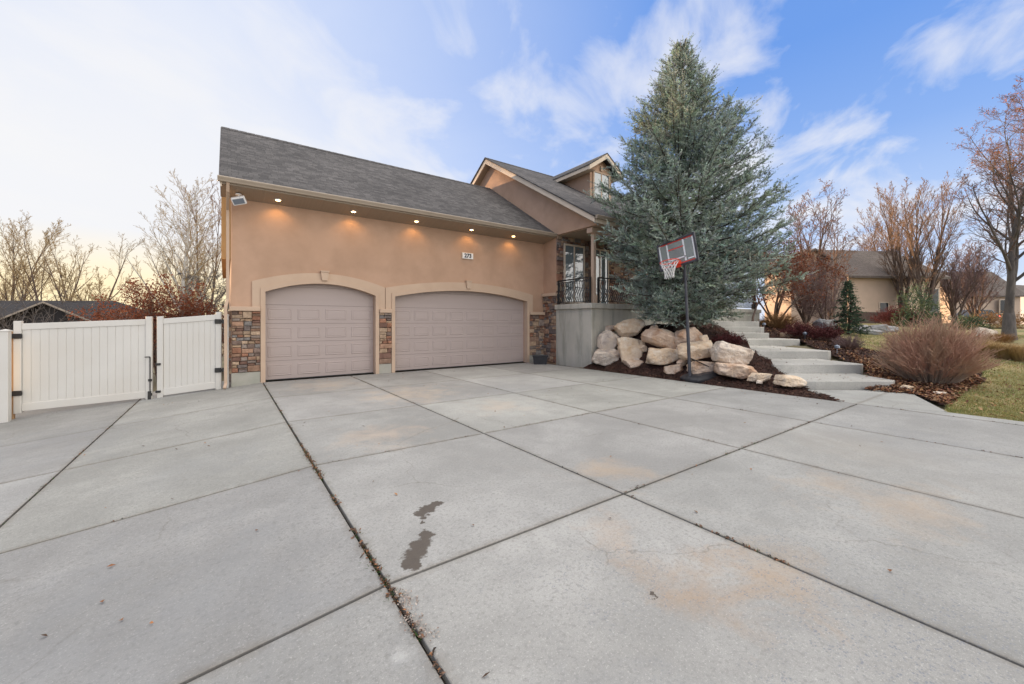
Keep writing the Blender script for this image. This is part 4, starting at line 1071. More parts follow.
RK += [(632, 641, 358, 365, 11.25, 'rock_white', 'tiny pale stone between the squarish orange boulder and the long tan one', .2), (639, 647, 345, 352, 11.5, 'rock', 'tiny tan stone wedged right of the squarish orange boulder', .1),
 (617, 624, 345, 353, 11.45, 'rock_pink', 'tiny pink stone wedged left of the squarish orange boulder', .2), (676, 684, 347, 356, 11.5, 'rock_white', 'tiny pale stone under the tip of the wedge boulder', .1), (700, 708, 335, 342, 11.75, 'rock', 'small tan stone on the bank behind the veined cream boulder', .2), (756, 762, 380, 384, 10.8, 'rock_white', 'tiny white stone in front of the small yellowish stone', 0)]
for i, (a, b_, y0, y1, ul_, m, lab, tl) in enumerate(RK): boulder(a, b_, y0, y1, ul_, M[m], 100+i, lab, tl)
# stones to the right of the steps
def small_rock(pc, Z, w, h, m, seed, lab, sink=.3, group=None):
    u, n = PZ(pc, Z); z = H(u, n)
    return rock(pc, Z, z+h*(.5-sink), w, h, w*.8, M[m], seed, lab, 0, group)
small_rock(907, 9.62, .28, .17, 'rock', 201, 'small tan block at the edge of the litter beside the bottom step', .25, 'stones around the red bush')
small_rock(941, 9.0, .27, .12, 'rock_white', 202, 'white stone at the corner of the lawn and the walk', .25, 'stones around the red bush')
small_rock(824, 21, 1.15, .72, 'rock_grey', 204, 'large grey boulder left of the small evergreen', .2, 'grey boulders by the neighbour')
for i, (p_, Z_, w_, h_, lab) in enumerate(((862, 22, .9, .5, 'grey boulder just right of the small evergreen'), (875, 23, 1.1, .55, 'grey boulder in the middle of the row by the neighbour lawn'), (890, 23.5, .9, .45, 'grey boulder at the right end of the row, left of the red bush'), (868, 20.5, 1.0, .3, 'low grey slab stone in front of the row of boulders'))):
    small_rock(p_, Z_, w_, h_, 'rock_grey', 210+i, lab, .2, 'grey boulders by the neighbour')
small_rock(985, 21, .9, .6, 'rock_white', 220, 'white boulder on the lawn left of the big bare tree', .2)
small_rock(788, 17.5, .55, .3, 'rock_pink', 221, 'pinkish stone among the shrubs right of the upper steps', .25)

# ------------------------------------------------------------------ vegetation generators
def frustums(segs, sides):
    """segs: array rows p0 p1 r0 r1"""
    S = np.array(segs, float); p0, p1, r0, r1 = S[:, 0:3], S[:, 3:6], S[:, 6], S[:, 7]
    d = p1-p0; L = np.linalg.norm(d, axis=1)+1e-9; d = d/L[:, None]
    ref = np.where(np.abs(d[:, 2:3]) < .9, np.array([[0, 0, 1.]]), np.array([[1., 0, 0]]))
    a = np.cross(d, ref); a /= np.linalg.norm(a, axis=1)[:, None]; b_ = np.cross(d, a)
    n = len(S); V = np.empty((n, 2*sides, 3))
    for j in range(sides):
        t = 2*np.pi*j/sides; o = a*np.cos(t)+b_*np.sin(t)
        V[:, j] = p0+o*r0[:, None]; V[:, sides+j] = p1+o*r1[:, None]
    f = np.array([[j, (j+1) % sides, sides+(j+1) % sides, sides+j] for j in range(sides)])
    Fc = (np.arange(n)[:, None, None]*2*sides+f[None]).reshape(-1, 4)
    return V.reshape(-1, 3), Fc
def seg_mesh(name, groups, m, parent):
    vs_, fs_, k = [], [], 0
    for segs, sides in groups:
        if not len(segs): continue
        v, f = frustums(segs, sides); vs_.append(v); fs_.append(f+k); k += len(v)
    if not vs_: return None
    return link_mesh(name, np.concatenate(vs_), np.concatenate(fs_), m, parent, None, True)

def grow_tree(seed, base, h, r0, levels=4, nch=(10, 7, 6, 5), ang=(40, 40, 40, 40), ratio=(.5, .5, .5, .5), start=(.25, .15, .1, .1), wander=(.05, .1, .15, .2), up=(.02, .1, .08, .04), nseg=(10, 7, 5, 3), stems=1, spread=0, shape=None, minr=.004, droop=None):
    R = random.Random(seed); segs = [[] for _ in range(levels)]; tips = []
    def rnd(): return R.gauss(0, 1)
    def grow(lv, p, d, L, r):
        ns = nseg[lv]; st = L/ns; pts = [p]; dirs = [d]
        w, upk = wander[lv], up[lv]
        rr = r
        for i in range(ns):
            dx, dy, dz_ = d[0]+w*rnd(), d[1]+w*rnd(), d[2]+w*rnd()+upk
            q = math.sqrt(dx*dx+dy*dy+dz_*dz_)+1e-9; d = (dx/q, dy/q, dz_/q)
            p2 = (p[0]+d[0]*st, p[1]+d[1]*st, p[2]+d[2]*st)
            r2 = max(minr, r*(1-(.93 if lv == 0 else .85)*(i+1)/ns))
            segs[lv].append((*p, *p2, rr, r2)); rr = r2; p = p2; pts.append(p); dirs.append(d)
        tips.append((p, d, lv))
        if lv+1 >= levels: return
        n = nch[lv]; s0 = start[lv]
        phi = R.uniform(0, 6.28)
        for k in range(n):
            t = s0+(1-s0)*((k+R.random())/n); x = t*ns; i = min(ns-1, int(x)); fx_ = x-i
            a, b_ = pts[i], pts[i+1]; q = tuple(a[j]+(b_[j]-a[j])*fx_ for j in range(3)); dd = Vector(dirs[i+1])
            phi += 2.4+R.uniform(-.5, .5); th_ = math.radians(ang[lv]*R.uniform(.7, 1.25))
            ref = Vector((0, 0, 1)) if abs(dd.z) < .95 else Vector((1, 0, 0))
            e1_ = dd.cross(ref).normalized(); e2_ = dd.cross(e1_)
            nd = dd*math.cos(th_)+(e1_*math.cos(phi)+e2_*math.sin(phi))*math.sin(th_)
            prof = (1-.62*t) if shape is None or lv > 0 else shape(t)
            grow(lv+1, q, tuple(nd), L*ratio[lv]*prof*R.uniform(.75, 1.2)+.02, max(minr, r*(1-.8*t)*.55))
    for s in range(stems):
        a = R.uniform(0, 6.28) if stems > 1 else 0; sp_ = spread*R.uniform(.5, 1) if stems > 1 else 0
        a = 6.28*s/stems+R.uniform(-.4, .4)
        d = Vector((math.cos(a)*math.sin(sp_), math.sin(a)*math.sin(sp_), math.cos(sp_)))
        grow(0, (base[0]+.1*r0*math.cos(a), base[1]+.1*r0*math.sin(a), base[2]-.1), tuple(d), h*R.uniform(.85, 1)+.1, r0)
    return segs, tips
def leaf_cards(P, D, size, seed, per=3, spread=.08):
    r = np.random.default_rng(seed); P = np.repeat(P, per, 0)+r.normal(0, spread, (len(P)*per, 3)); n = len(P)
    a = r.normal(size=(n, 3)); a /= np.linalg.norm(a, axis=1)[:, None]; b_ = np.cross(a, r.normal(size=(n, 3))); b_ /= np.linalg.norm(b_, axis=1)[:, None]
    s = size*r.uniform(.6, 1.3, n)[:, None]
    v = np.stack([P-a*s, P-b_*s*.45, P+a*s, P+b_*s*.45], 1).reshape(-1, 3)
    return v, np.arange(4*n).reshape(n, 4)
def bare_tree(name, px, Z, ytop, label, seed, r0, bark='bark', twig='twig', group=None, leaves=None, leafp=.3, leafsize=.05, per=2, zb=None, cat='tree', leafband=None, fork=0, **kw):
    u, n = PZ(px, Z); z = H(u, n) if zb is None else zb
    h = ZH(ytop, Z)-z
    t = thing(name, label, cat, (u, n, z), group)
    segs, tips = grow_tree(seed, (u, n, z+max(0, fork-.35)), h-max(0, fork-.35), r0*(.74 if fork else 1), **kw)
    if fork:
        for q in range(6):
            a_, b_ = q/6, (q+1)/6; rr = lambda x: r0*(1.0+.35*(1-x)**4-.40*max(0, x-.6)/.4)
            segs[0].append((u, n, z-.1+(fork+.12)*a_, u, n, z-.1+(fork+.12)*b_, rr(a_), rr(b_)))
    seg_mesh('trunk', [(segs[0], 8)], M[bark], t)
    if len(segs) > 1: seg_mesh('limbs', [(segs[1], 5)], M[bark if r0 > .1 else twig], t)
    seg_mesh('crown', [(s, 3) for s in segs[2:]], M[twig], t)
    if leaves:
        R = random.Random(seed+1); pts = [p for p, d, lv in tips if lv >= len(segs)-2 and R.random() < leafp*(leafband(p, t) if leafband else 1)]
        if pts:
            v, f = leaf_cards(np.array(pts), None, leafsize, seed, per, leafsize*1.6); link_mesh('leaves', v, f, M[leaves], t)
    return t

def conifer(name, base, h, prof, nb, label, seed, m, cat='tree', twl=.34, rise=.45, ntw=9, nneedle=22, nl=.075, nw=.011, trunk_r=.22, tilt_up=.5):
    r = np.random.default_rng(seed); R = random.Random(seed)
    t = thing(name, label, cat, base)
    bx_, by_, bz_ = base
    trunk = []; k = 14; pts = []
    for i in range(k+1):
        f_ = i/k; pts.append((bx_+.06*math.sin(f_*7), by_+.06*math.cos(f_*5)-.06, bz_-.1+(h+.1)*f_*.985))
    for i in range(k): trunk.append((*pts[i], *pts[i+1], trunk_r*(1-i/k)+.012, trunk_r*(1-(i+1)/k)+.012))
    seg_mesh('trunk', [(trunk, 10)], M['bark_con'], t)
    limbs = []; TW = []           # twigs: p, d, length
    for b_ in range(nb):
        f_ = (b_+R.random())/nb; f_ = f_**.88
        zz = f_*.985*h; rad = prof(zz/h)
        az = b_*2.39996+R.uniform(-.35, .35)
        L = rad*R.uniform(.70, 1.13)*(1.15 if R.random() < .12 else 1)*(1-.2*max(0, -(CR[0]*math.cos(az)+CR[1]*math.sin(az)))*(1 if zz < .42*h else 0))
        if L < .08: L = .08
        inc = rise*(.15+1.1*(zz/h))*R.uniform(.6, 1.3)
        z0 = max(.04*h, zz-L*math.tan(min(inc, 1.1))*.85)
        p = Vector((bx_, by_, bz_+z0)); d = Vector((math.cos(az)*math.cos(inc), math.sin(az)*math.cos(inc), math.sin(inc)-.10))
        d.normalize(); ns = max(4, int(L/.28)); stp = L/ns
        for i in range(ns):
            tt = (i+1)/ns
            d = (d+Vector((R.gauss(0, .06), R.gauss(0, .06), R.gauss(0, .05)+(.085*tilt_up if tt > .45 else -.035)))).normalized()
            q = p+d*stp
            limbs.append((*p, *q, .006+.024*L/3*(1-(i/ns)), .006+.024*L/3*(1-tt)))
            if tt > .36 or R.random() < .2:
                for s in range(max(2, int(ntw*stp/.28))):
                    w = R.random(); o = p.lerp(q, w)
                    side = Vector((-d.y, d.x, 0)).normalized()*R.choice((-1, 1))
                    up_ = R.uniform(-.55, 1.0)
                    td = (d*R.uniform(.35, 1.0)+side*R.uniform(.25, .95)+Vector((0, 0, up_))).normalized()
                    tl = twl*R.uniform(.5, 1.25)*(1.25-.55*tt)*min(1, .35+L/1.2)
                    TW.append((*o, *td, tl))
                    if R.random() < .55:       # branchlet forks
                        o2 = o+td*tl*R.uniform(.4, .8); td2 = (td+Vector((R.gauss(0, .6), R.gauss(0, .6), R.gauss(.15, .4)))).normalized()
                        TW.append((*o2, *td2, tl*.6))
            p = q
        TW.append((*p, *d, twl*.9))
    TW.append((*pts[-1], 0, 0, 1, .3))
    seg_mesh('limbs', [(limbs, 4)], M['bark_con'], t)
    T = np.array(TW); n = len(T); per = nneedle
    P = np.repeat(T[:, :3], per, 0); D = np.repeat(T[:, 3:6], per, 0); L = np.repeat(T[:, 6], per)
    s = r.random(n*per); jit = r.normal(size=(n*per, 3)); jit -= D*(jit*D).sum(1)[:, None]; jit /= np.linalg.norm(jit, axis=1)[:, None]
    c = P+D*(L*s)[:, None]
    nd = D*r.uniform(.45, 1.0, n*per)[:, None]+jit*r.uniform(.35, .75, n*per)[:, None]; nd /= np.linalg.norm(nd, axis=1)[:, None]
    sd = np.cross(nd, r.normal(size=(n*per, 3))); sd /= np.linalg.norm(sd, axis=1)[:, None]
    ln = nl*r.uniform(.6, 1.25, n*per)*(1.05-.45*s)
    v = np.stack([c-sd*nw, c+nd*ln[:, None]*.6-sd*nw*.8*0+sd*nw, c+nd*ln[:, None]], 1).reshape(-1, 3)
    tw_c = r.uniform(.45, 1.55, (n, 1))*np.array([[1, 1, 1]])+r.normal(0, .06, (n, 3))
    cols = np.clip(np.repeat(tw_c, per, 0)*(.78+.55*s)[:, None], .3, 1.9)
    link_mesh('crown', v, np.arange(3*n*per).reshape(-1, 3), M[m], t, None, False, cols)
    return t

def interp(xs, ys): return lambda t: float(np.interp(t, xs, ys))
tu, tn = PZ(681, 13.6); tz = H(tu, tn)
TH = ZH(38, 13.5)-tz
def yf(y): return (ZH(y, 13.5)-tz)/TH
pf = interp([0, yf(325), yf(312), yf(295), yf(270), yf(240), yf(200), yf(165), yf(130), yf(100), yf(70), yf(50), 1], [.9, 1.2, 1.65, 2.15, 2.8, 3.2, 2.95, 2.58, 2.08, 1.45, .68, .28, .03])
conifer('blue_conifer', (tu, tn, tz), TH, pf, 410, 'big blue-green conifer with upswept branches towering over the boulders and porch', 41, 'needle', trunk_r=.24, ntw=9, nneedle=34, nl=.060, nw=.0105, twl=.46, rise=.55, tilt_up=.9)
eu, en = PZ(848, 19.5); ez = H(eu, en); eh = ZH(281, 19.5)-ez
conifer('small_spruce', (eu, en, ez), eh, interp([0, .15, .4, .7, 1], [.75, .72, .5, .25, .04]), 110, 'small dark green spruce beside the grey boulder', 43, 'needle_dark', twl=.22, ntw=8, nneedle=16, nl=.07, nw=.014, trunk_r=.06, rise=.1, tilt_up=.2)

# ---- bare trees left
fast = dict(levels=5, nch=(16, 9, 5, 3), ang=(28, 28, 27, 25), ratio=(.55, .5, .5, .6), start=(.12, .15, .1, .1), wander=(.03, .06, .1, .15, .2), up=(.02, .09, .06, .03, 0), nseg=(10, 6, 4, 3, 2), minr=.007)
gl = 'bare trees beyond the gate'
bare_tree('bare_tree', 10, 40, 226, 'bare slim twin stemmed tree at the far left edge behind the roof', 301, .17, 'bark', 'twig_tan', gl, zb=-1.5, stems=2, spread=.10, **{**fast, 'minr': .010})
bare_tree('bare_tree', 51, 38, 238, 'bare forked tree behind the middle of the dark roof', 302, .15, 'bark', 'twig_tan', gl, zb=-1.5, stems=2, spread=.25, **{**fast, 'minr': .009, 'nch': (7, 6, 4, 3)})
bare_tree('bare_tree', 80, 38, 238, 'bare spreading tree behind the right half of the dark roof', 303, .15, 'bark', 'twig_tan', gl, zb=-1.5, stems=3, spread=.38, **{**fast, 'minr': .009, 'nch': (6, 6, 4, 3)})
bare_tree('aspen_tree', 177, 26, 176, 'tall bare aspen with white trunk behind the narrow gate', 304, .17, 'bark_white', 'twig_tan', gl, zb=-1.0, **{**fast, 'nch': (26, 8, 5, 3), 'ang': (44, 30, 27, 25), 'ratio': (.5, .45, .5, .6), 'minr': .006})
bare_tree('aspen_tree', 189, 27, 225, 'shorter white stemmed bare aspen between the tall aspen and the house', 305, .13, 'bark_white', 'twig_tan', gl, zb=-1.0, **{**fast, 'nch': (16, 7, 5, 3), 'ang': (40, 30, 27, 25), 'minr': .006})
bare_tree('bare_tree', 203, 33, 205, 'golden brown bare tree close to the garage corner behind the gate', 306, .14, 'bark', 'twig_orange', gl, zb=-1.0, stems=2, spread=.12, **{**fast, 'nch': (11, 7, 5, 3), 'minr': .0085})
bare_tree('weeping_tree', 215, 24, 262, 'grey bare weeping tree against the garage corner behind the gate', 307, .09, 'bark_grey', 'bark_grey', gl, zb=-.8, stems=2, spread=.3, **{**fast, 'nch': (16, 9, 6, 3), 'ang': (60, 50, 40, 35), 'up': (.02, -.06, -.2, -.25, -.2), 'minr': .006})
bare_tree('bare_tree', 118, 34, 268, 'low arching bare tree above the right end of the dark roof', 308, .10, 'bark', 'twig_tan', gl, zb=-1.5, stems=3, spread=.6, **{**fast, 'nch': (11, 8, 5, 4), 'up': (-.02, .05, .03, 0, 0), 'minr': .0085})
shr = dict(levels=3, nch=(8, 6), ang=(40, 45), ratio=(.6, .55), start=(.2, .15), wander=(.08, .14, .2), up=(.02, .03, 0), nseg=(6, 4, 3), minr=.006)
bare_tree('russet_shrub', 163, 14.5, 295, 'russet leaved shrub above the gap between the gate leaves', 320, .035, 'bark', 'twig', 'russet shrubs behind the gate', leaves='leaf_brown', leafp=1, leafsize=.05, per=9, zb=-.9, stems=11, spread=.20, cat='shrub', **shr)
bare_tree('russet_shrub', 128, 16, 312, 'low russet shrub behind the right part of the wide gate', 321, .03, 'bark', 'twig', 'russet shrubs behind the gate', leaves='leaf_brown', leafp=1, leafsize=.05, per=8, zb=-1.0, stems=11, spread=.24, cat='shrub', **shr)
bare_tree('russet_shrub', 200, 15.5, 312, 'low russet shrub behind the narrow gate near the garage', 322, .03, 'bark', 'twig', 'russet shrubs behind the gate', leaves='leaf_brown', leafp=1, leafsize=.05, per=8, zb=-.7, stems=11, spread=.24, cat='shrub', **shr)
bare_tree('bare_shrub', 22, 15, 296, 'dark bare shrub showing above the left end of the wide gate', 323, .03, 'bark_grey', 'bark_grey', None, zb=-.9, stems=9, spread=.55, cat='shrub', **shr)

# ---- right hand side
gr_ = 'bare trees on the right'
bare_tree('bare_tree', 806, 28, 203, 'bare tree with orange leaf remnants rising left of the neighbour roof', 331, .13, 'bark', 'twig', gr_, leaves='leaf_orange', leafp=.12, leafsize=.06, per=1, stems=2, spread=.18, **{**fast, 'nch': (11, 7, 5, 3), 'minr': .0085})
bare_tree('bare_tree', 832, 29, 214, 'leaning bare tree in front of the neighbour roof', 332, .13, 'bark', 'twig', gr_, leaves='leaf_orange', leafp=.06, leafsize=.06, per=1, stems=2, spread=.35, **{**fast, 'nch': (9, 7, 5, 3), 'minr': .0085})
bare_tree('maple_tree', 775, 21.5, 250, 'small russet maple with dark spreading stems at the top of the steps', 333, .06, 'bark', 'twig', None, leaves='leaf_brown', leafp=.95, leafsize=.065, per=3, stems=7, spread=.75, **{**shr, 'levels': 4, 'nch': (7, 6, 5), 'ang': (42, 45, 45), 'ratio': (.6, .55, .5), 'start': (.35, .15, .1), 'wander': (.1, .12, .16, .2), 'up': (.09, .04, .02, 0), 'nseg': (7, 5, 4, 3)})
bare_tree('slender_tree', 752, 19.6, 292, 'slender dark young tree trunk at the right end of the porch railing', 334, .075, 'bark', 'twig', None, leaves='leaf_brown', leafp=.5, leafsize=.06, per=2, **{**shr, 'nch': (6, 6), 'start': (.6, .2)})
bare_tree('bare_shrub', 806, 23.5, 264, 'tall purple-grey bare shrub right of the russet maple', 335, .04, 'bark', 'twig_purple', 'purple bare shrubs', stems=10, spread=.35, cat='shrub', **{**shr, 'levels': 4, 'nch': (9, 7, 5), 'ang': (35, 40, 40), 'ratio': (.5, .5, .5), 'start': (.15, .1, .1), 'wander': (.06, .1, .15, .2), 'up': (.02, .04, .02, 0), 'nseg': (7, 5, 4, 3)})
bare_tree('bare_shrub', 826, 22.5, 276, 'purple-grey bare shrub behind the large grey boulder', 336, .04, 'bark', 'twig_purple', 'purple bare shrubs', stems=7, spread=.35, cat='shrub', **{**shr, 'levels': 4, 'nch': (9, 7, 5), 'ang': (35, 40, 40), 'ratio': (.5, .5, .5), 'start': (.15, .1, .1), 'wander': (.06, .1, .15, .2), 'up': (.02, .04, .02, 0), 'nseg': (7, 5, 4, 3)})
col_ = {**fast, 'nch': (20, 9, 5, 4), 'ang': (20, 22, 22, 22), 'ratio': (.5, .45, .5, .6), 'minr': .0085}
bare_tree('columnar_tree', 902, 36, 197, 'dense columnar bare tree with orange twigs beside the neighbour house', 341, .14, 'bark', 'twig_orange', gr_, stems=4, spread=.14, **{**col_, 'nch': (11, 7, 5, 3)})
bare_tree('columnar_tree', 924, 34, 186, 'tall columnar bare tree with orange twigs standing behind the red bush', 342, .15, 'bark', 'twig_orange', gr_, stems=4, spread=.16, **{**col_, 'nch': (11, 7, 5, 3)})
bare_tree('columnar_tree', 886, 42, 204, 'thin columnar bare tree against the end of the neighbour roof', 343, .12, 'bark', 'twig_orange', gr_, stems=3, spread=.10, **{**col_, 'nch': (15, 8, 5, 3)})
vase = {**fast, 'nch': (13, 8, 5, 4), 'ang': (30, 28, 27, 25), 'minr': .0085}
bare_tree('bare_tree', 955, 40, 258, 'vase shaped small bare tree left of the dark parked car', 344, .12, 'bark', 'twig_purple', gr_, stems=4, spread=.32, **vase)
bare_tree('bare_tree', 975, 42, 250, 'vase shaped small bare tree standing before the dark parked car', 345, .12, 'bark', 'twig_purple', gr_, stems=4, spread=.32, **vase)
bare_tree('bare_tree', 868, 52, 232, 'distant bare tree rising behind the neighbour roof', 346, .14, 'bark', 'twig', gr_, stems=2, spread=.2, **vase)
big = dict(levels=5, nch=(15, 10, 7, 4), ang=(44, 38, 32, 30), ratio=(.56, .5, .5, .55), start=(.16, .2, .12, .1), wander=(.035, .07, .11, .16, .2), up=(.02, .055, .03, .0, -.02), nseg=(12, 8, 6, 4, 3), minr=.0055)
hi = lambda p, t: min(1, max(.08, (p[2]-5)/5))
bare_tree('big_tree', 1009, 19.5, 104, 'big bare forked tree with rusty leaves at its top on the lawn at right', 351, .215, 'bark_grey', 'twig', gr_, leaves='leaf_orange', leafp=.13, leafsize=.045, per=2, leafband=hi, fork=1.7, stems=2, spread=.24, **big)
bare_tree('big_tree', 1062, 22, 85, 'tall bare tree with rusty leaves at the right edge behind the forked tree', 352, .2, 'bark_grey', 'twig', gr_, leaves='leaf_orange', leafp=.13, leafsize=.045, per=2, leafband=hi, fork=2.0, stems=2, spread=.16, **big)

# ---- low shrubs
def bush(name, px, Z, w, h, n, label, seed, m1, m2, r=.005, sub=4, cat='shrub', group=None, arch_=.9, leaves=None, leafsize=.03, per=2, curve=-.3, rbase=.35):
    u, n0 = PZ(px, Z); z = H(u, n0); R = random.Random(seed)
    t = thing(name, label, cat, (u, n0, z), group); S1, S2, tips = [], [], []
    for i in range(n):
        a = R.uniform(0, 6.283); q = math.sqrt(R.random()); rad = q*w/2
        p = Vector((u+math.cos(a)*rad*rbase, n0+math.sin(a)*rad*rbase, z-.03))
        hh = h*(.12+.88*math.sqrt(max(0, 1-(q*.97)**2)))*R.uniform(.62, 1.1)
        e = Vector((u+math.cos(a)*rad*R.uniform(.85, 1.1), n0+math.sin(a)*rad*R.uniform(.85, 1.1), z+hh))
        ctl = p.lerp(e, .5)+Vector((0, 0, hh*arch_*.35))-Vector((math.cos(a), math.sin(a), 0))*rad*curve*.2
        pr_ = p; k = 5
        for j in range(1, k+1):
            tt = j/k; c_ = p*(1-tt)**2+ctl*2*tt*(1-tt)+e*tt*tt+Vector((R.gauss(0, .012), R.gauss(0, .012), 0))
            (S1 if tt < .5 else S2).append((*pr_, *c_, r*(1.5-tt*.9)+.001, r*(1.5-(tt+.2)*.9)+.001))
            if tt > .25:
                for s in range(sub if tt < 1 else 1):
                    o = pr_.lerp(c_, R.random()); dd = (c_-pr_).normalized()
                    d2 = (dd+Vector((R.gauss(0, .42), R.gauss(0, .42), R.gauss(.1, .25)))).normalized(); L = h*.2*R.uniform(.4, 1.1); mid = o+d2*L*.5; e2_ = mid+(d2+Vector((R.gauss(0, .2), R.gauss(0, .2), .15))).normalized()*L*.5
                    S2.append((*o, *mid, r*.6, r*.5)); S2.append((*mid, *e2_, r*.5, r*.32)); tips.append(tuple(e2_))
            pr_ = c_
    seg_mesh('stems', [(S1, 4)], M[m1], t); seg_mesh('twigs', [(S2, 3)], M[m2], t)
    if leaves: v, f = leaf_cards(np.array(tips), None, leafsize, seed, per, leafsize); link_mesh('leaves', v, f, M[leaves], t)
    return t
bush('red_twig_bush', 931, 10.25, 2.3, 1.62, 620, 'rounded leafless bush with reddish stems between the steps and the lawn', 361, 'twig_base', 'twig_red', .0075, 3)
bush('barberry_shrub', 729, 12.3, 1.15, .42, 120, 'low dark red barberry in the mulch left of the steps', 362, 'twig', 'leaf_red', .004, 4, group='barberry shrubs', leaves='leaf_red', leafsize=.022)
bush('barberry_shrub', 800, 17.2, 1.5, .7, 130, 'dark red barberry in the bed right of the upper steps', 363, 'twig', 'leaf_red', .005, 4, group='barberry shrubs', leaves='leaf_red', leafsize=.028)
bush('barberry_shrub', 826, 16.2, 1.2, .75, 110, 'dark red barberry beside the third step path light', 364, 'twig', 'leaf_red', .005, 4, group='barberry shrubs', leaves='leaf_red', leafsize=.028)
bush('dry_grass_mound', 779, 19.6, 1.9, .85, 260, 'golden brown dry grass mound under the russet maple', 365, 'golden_mound', 'golden_mound', .006, 3, 'plant')
bush('pink_shrub', 803, 18.6, 1.3, .55, 150, 'pinkish grey twiggy shrub in front of the large grey boulder', 366, 'twig_purple', 'twig_red', .005, 3)
bush('tan_shrub', 848, 14.6, 1.1, .55, 150, 'brownish twiggy shrub beside the small lawn patch', 367, 'twig', 'twig_purple', .005, 3)
bush('dark_hedge', 897, 32, 3.6, 1.5, 200, 'dark red-brown hedge against the neighbour house wall', 368, 'twig', 'leaf_red', .012, 3, 'hedge', leaves='leaf_red', leafsize=.05)
bush('pink_shrub', 968, 17, 1.9, .8, 160, 'pale pinkish twiggy shrub just right behind the red bush', 369, 'twig_purple', 'twig_red', .005, 3)
def tussock(px, Z, w, h, n, label, seed, m='straw', group='dry ornamental grasses'):
    u, n0 = PZ(px, Z); z = H(u, n0); r = np.random.default_rng(seed); t = thing('ornamental_grass', label, 'grass', (u, n0, z), group)
    a = r.uniform(0, 6.283, n); q = np.sqrt(r.random(n)); o = np.stack([np.cos(a), np.sin(a), 0*a], 1)
    p = np.array([u, n0, z-.02])+o*(q*w*.22)[:, None]; L = h*r.uniform(.6, 1.15, n)
    m_ = p+o*(q*w*.16)[:, None]+np.stack([0*a, 0*a, L*.65], 1); e = m_+o*(q*w*.22)[:, None]+np.stack([r.normal(0, .05, n), r.normal(0, .05, n), L*(.4-.35*q)], 1)
    s = np.stack([-np.sin(a), np.cos(a), 0*a], 1)*.006
    v = np.stack([p-s, p+s, m_+s, m_-s, e], 1).reshape(-1, 3); k = np.arange(n)[:, None]*5
    f = np.concatenate([k+np.array([[0, 1, 2]]), k+np.array([[0, 2, 3]]), k+np.array([[3, 2, 4]])], 1).reshape(-1, 3)
    link_mesh('blades', v, f, M[m], t)
for i, (px, Z, lab) in enumerate(((984, 14.6, 'leftmost clump of pale dry grass on the lawn'), (996, 14.0, 'clump of pale dry grass second from the left on the lawn'), (1009, 13.6, 'clump of pale dry grass in front of the big tree trunk'), (1024, 13.2, 'clump of pale dry grass at the right edge of the picture'), (1042, 13.0, 'rightmost clump of pale dry grass past the edge'))):
    tussock(px, Z, 1.0, .62, 700, lab, 380+i)
tussock(1000, 18.3, 1.6, .5, 500, 'brown dry grass clump left behind the big tree trunk', 390, 'golden_mound')
def evergreen(px, Z, w, h, n, label, seed, m, name='juniper'):
    u, n0 = PZ(px, Z); z = H(u, n0); r = np.random.default_rng(seed); t = thing(name, label, 'shrub', (u, n0, z), 'evergreen shrubs on the right')
    d = r.normal(size=(n, 3)); d[:, 2] = np.abs(d[:, 2]); d /= np.linalg.norm(d, axis=1)[:, None]
    lumpy = 1+.25*np.sin(d[:, 0]*7+seed)*np.sin(d[:, 1]*6)
    P = np.array([u, n0, z])+d*(r.uniform(.55, 1, n)*lumpy)[:, None]*np.array([w/2, w/2, h])
    nd = d+r.normal(0, .5, (n, 3)); nd /= np.linalg.norm(nd, axis=1)[:, None]; s = np.cross(nd, r.normal(size=(n, 3))); s /= np.linalg.norm(s, axis=1)[:, None]
    L = .16*h**.3
    v = np.stack([P-s*.02, P+nd*L*.5+s*.025, P+nd*L, P+nd*L*.5-s*.025], 1).reshape(-1, 3)
    cols = r.uniform(.6, 1.4, (n, 1))*np.ones((1, 3))
    link_mesh('foliage', v, np.arange(4*n).reshape(n, 4), M[m], t, None, False, cols)
    seg_mesh('stem', [([(u, n0, z-.1, u, n0, z+h*.6, .05, .02)], 5)], M['bark_con'], t)
evergreen(918, 30, 2.6, 3.1, 2600, 'dark green upright evergreen at the foot of the tall columnar tree', 401, 'juniper')
evergreen(968, 27, 1.9, .95, 1500, 'green spreading juniper left of the big tree', 402, 'juniper')
evergreen(990, 30, 3.0, 1.1, 1800, 'olive clipped hedge plant just left of the big tree trunk', 403, 'golden_mound')
evergreen(1030, 31, 3.0, 1.1, 1500, 'olive clipped hedge plant right of the big tree trunk', 404, 'golden_mound')

# green weed tuft at the bush foot, path lights
def path_light(px, Z, label):
    u, n = PZ(px, Z); z = H(u, n)
    t = thing('path_light', label, 'path light', (u, n, z), 'path lights along the steps')
    mb = MB(); mb.tube([(u, n, z-.05), (u, n, z+.2)], .012, 6); mb.build('stake', M['lampmetal'], t)
    mb = MB(); mb.tube([(u, n, z+.2), (u, n, z+.23), (u, n, z+.3), (u, n, z+.33)], [.05, .085, .075, .02], 10); mb.build('lamp_head', M['lampmetal'], t)
path_light(837, 13.6, 'grey path light beside the third step'); path_light(805, 16.6, 'grey path light right of the fourth step'); path_light(764, 18.9, 'grey path light near the top of the steps')

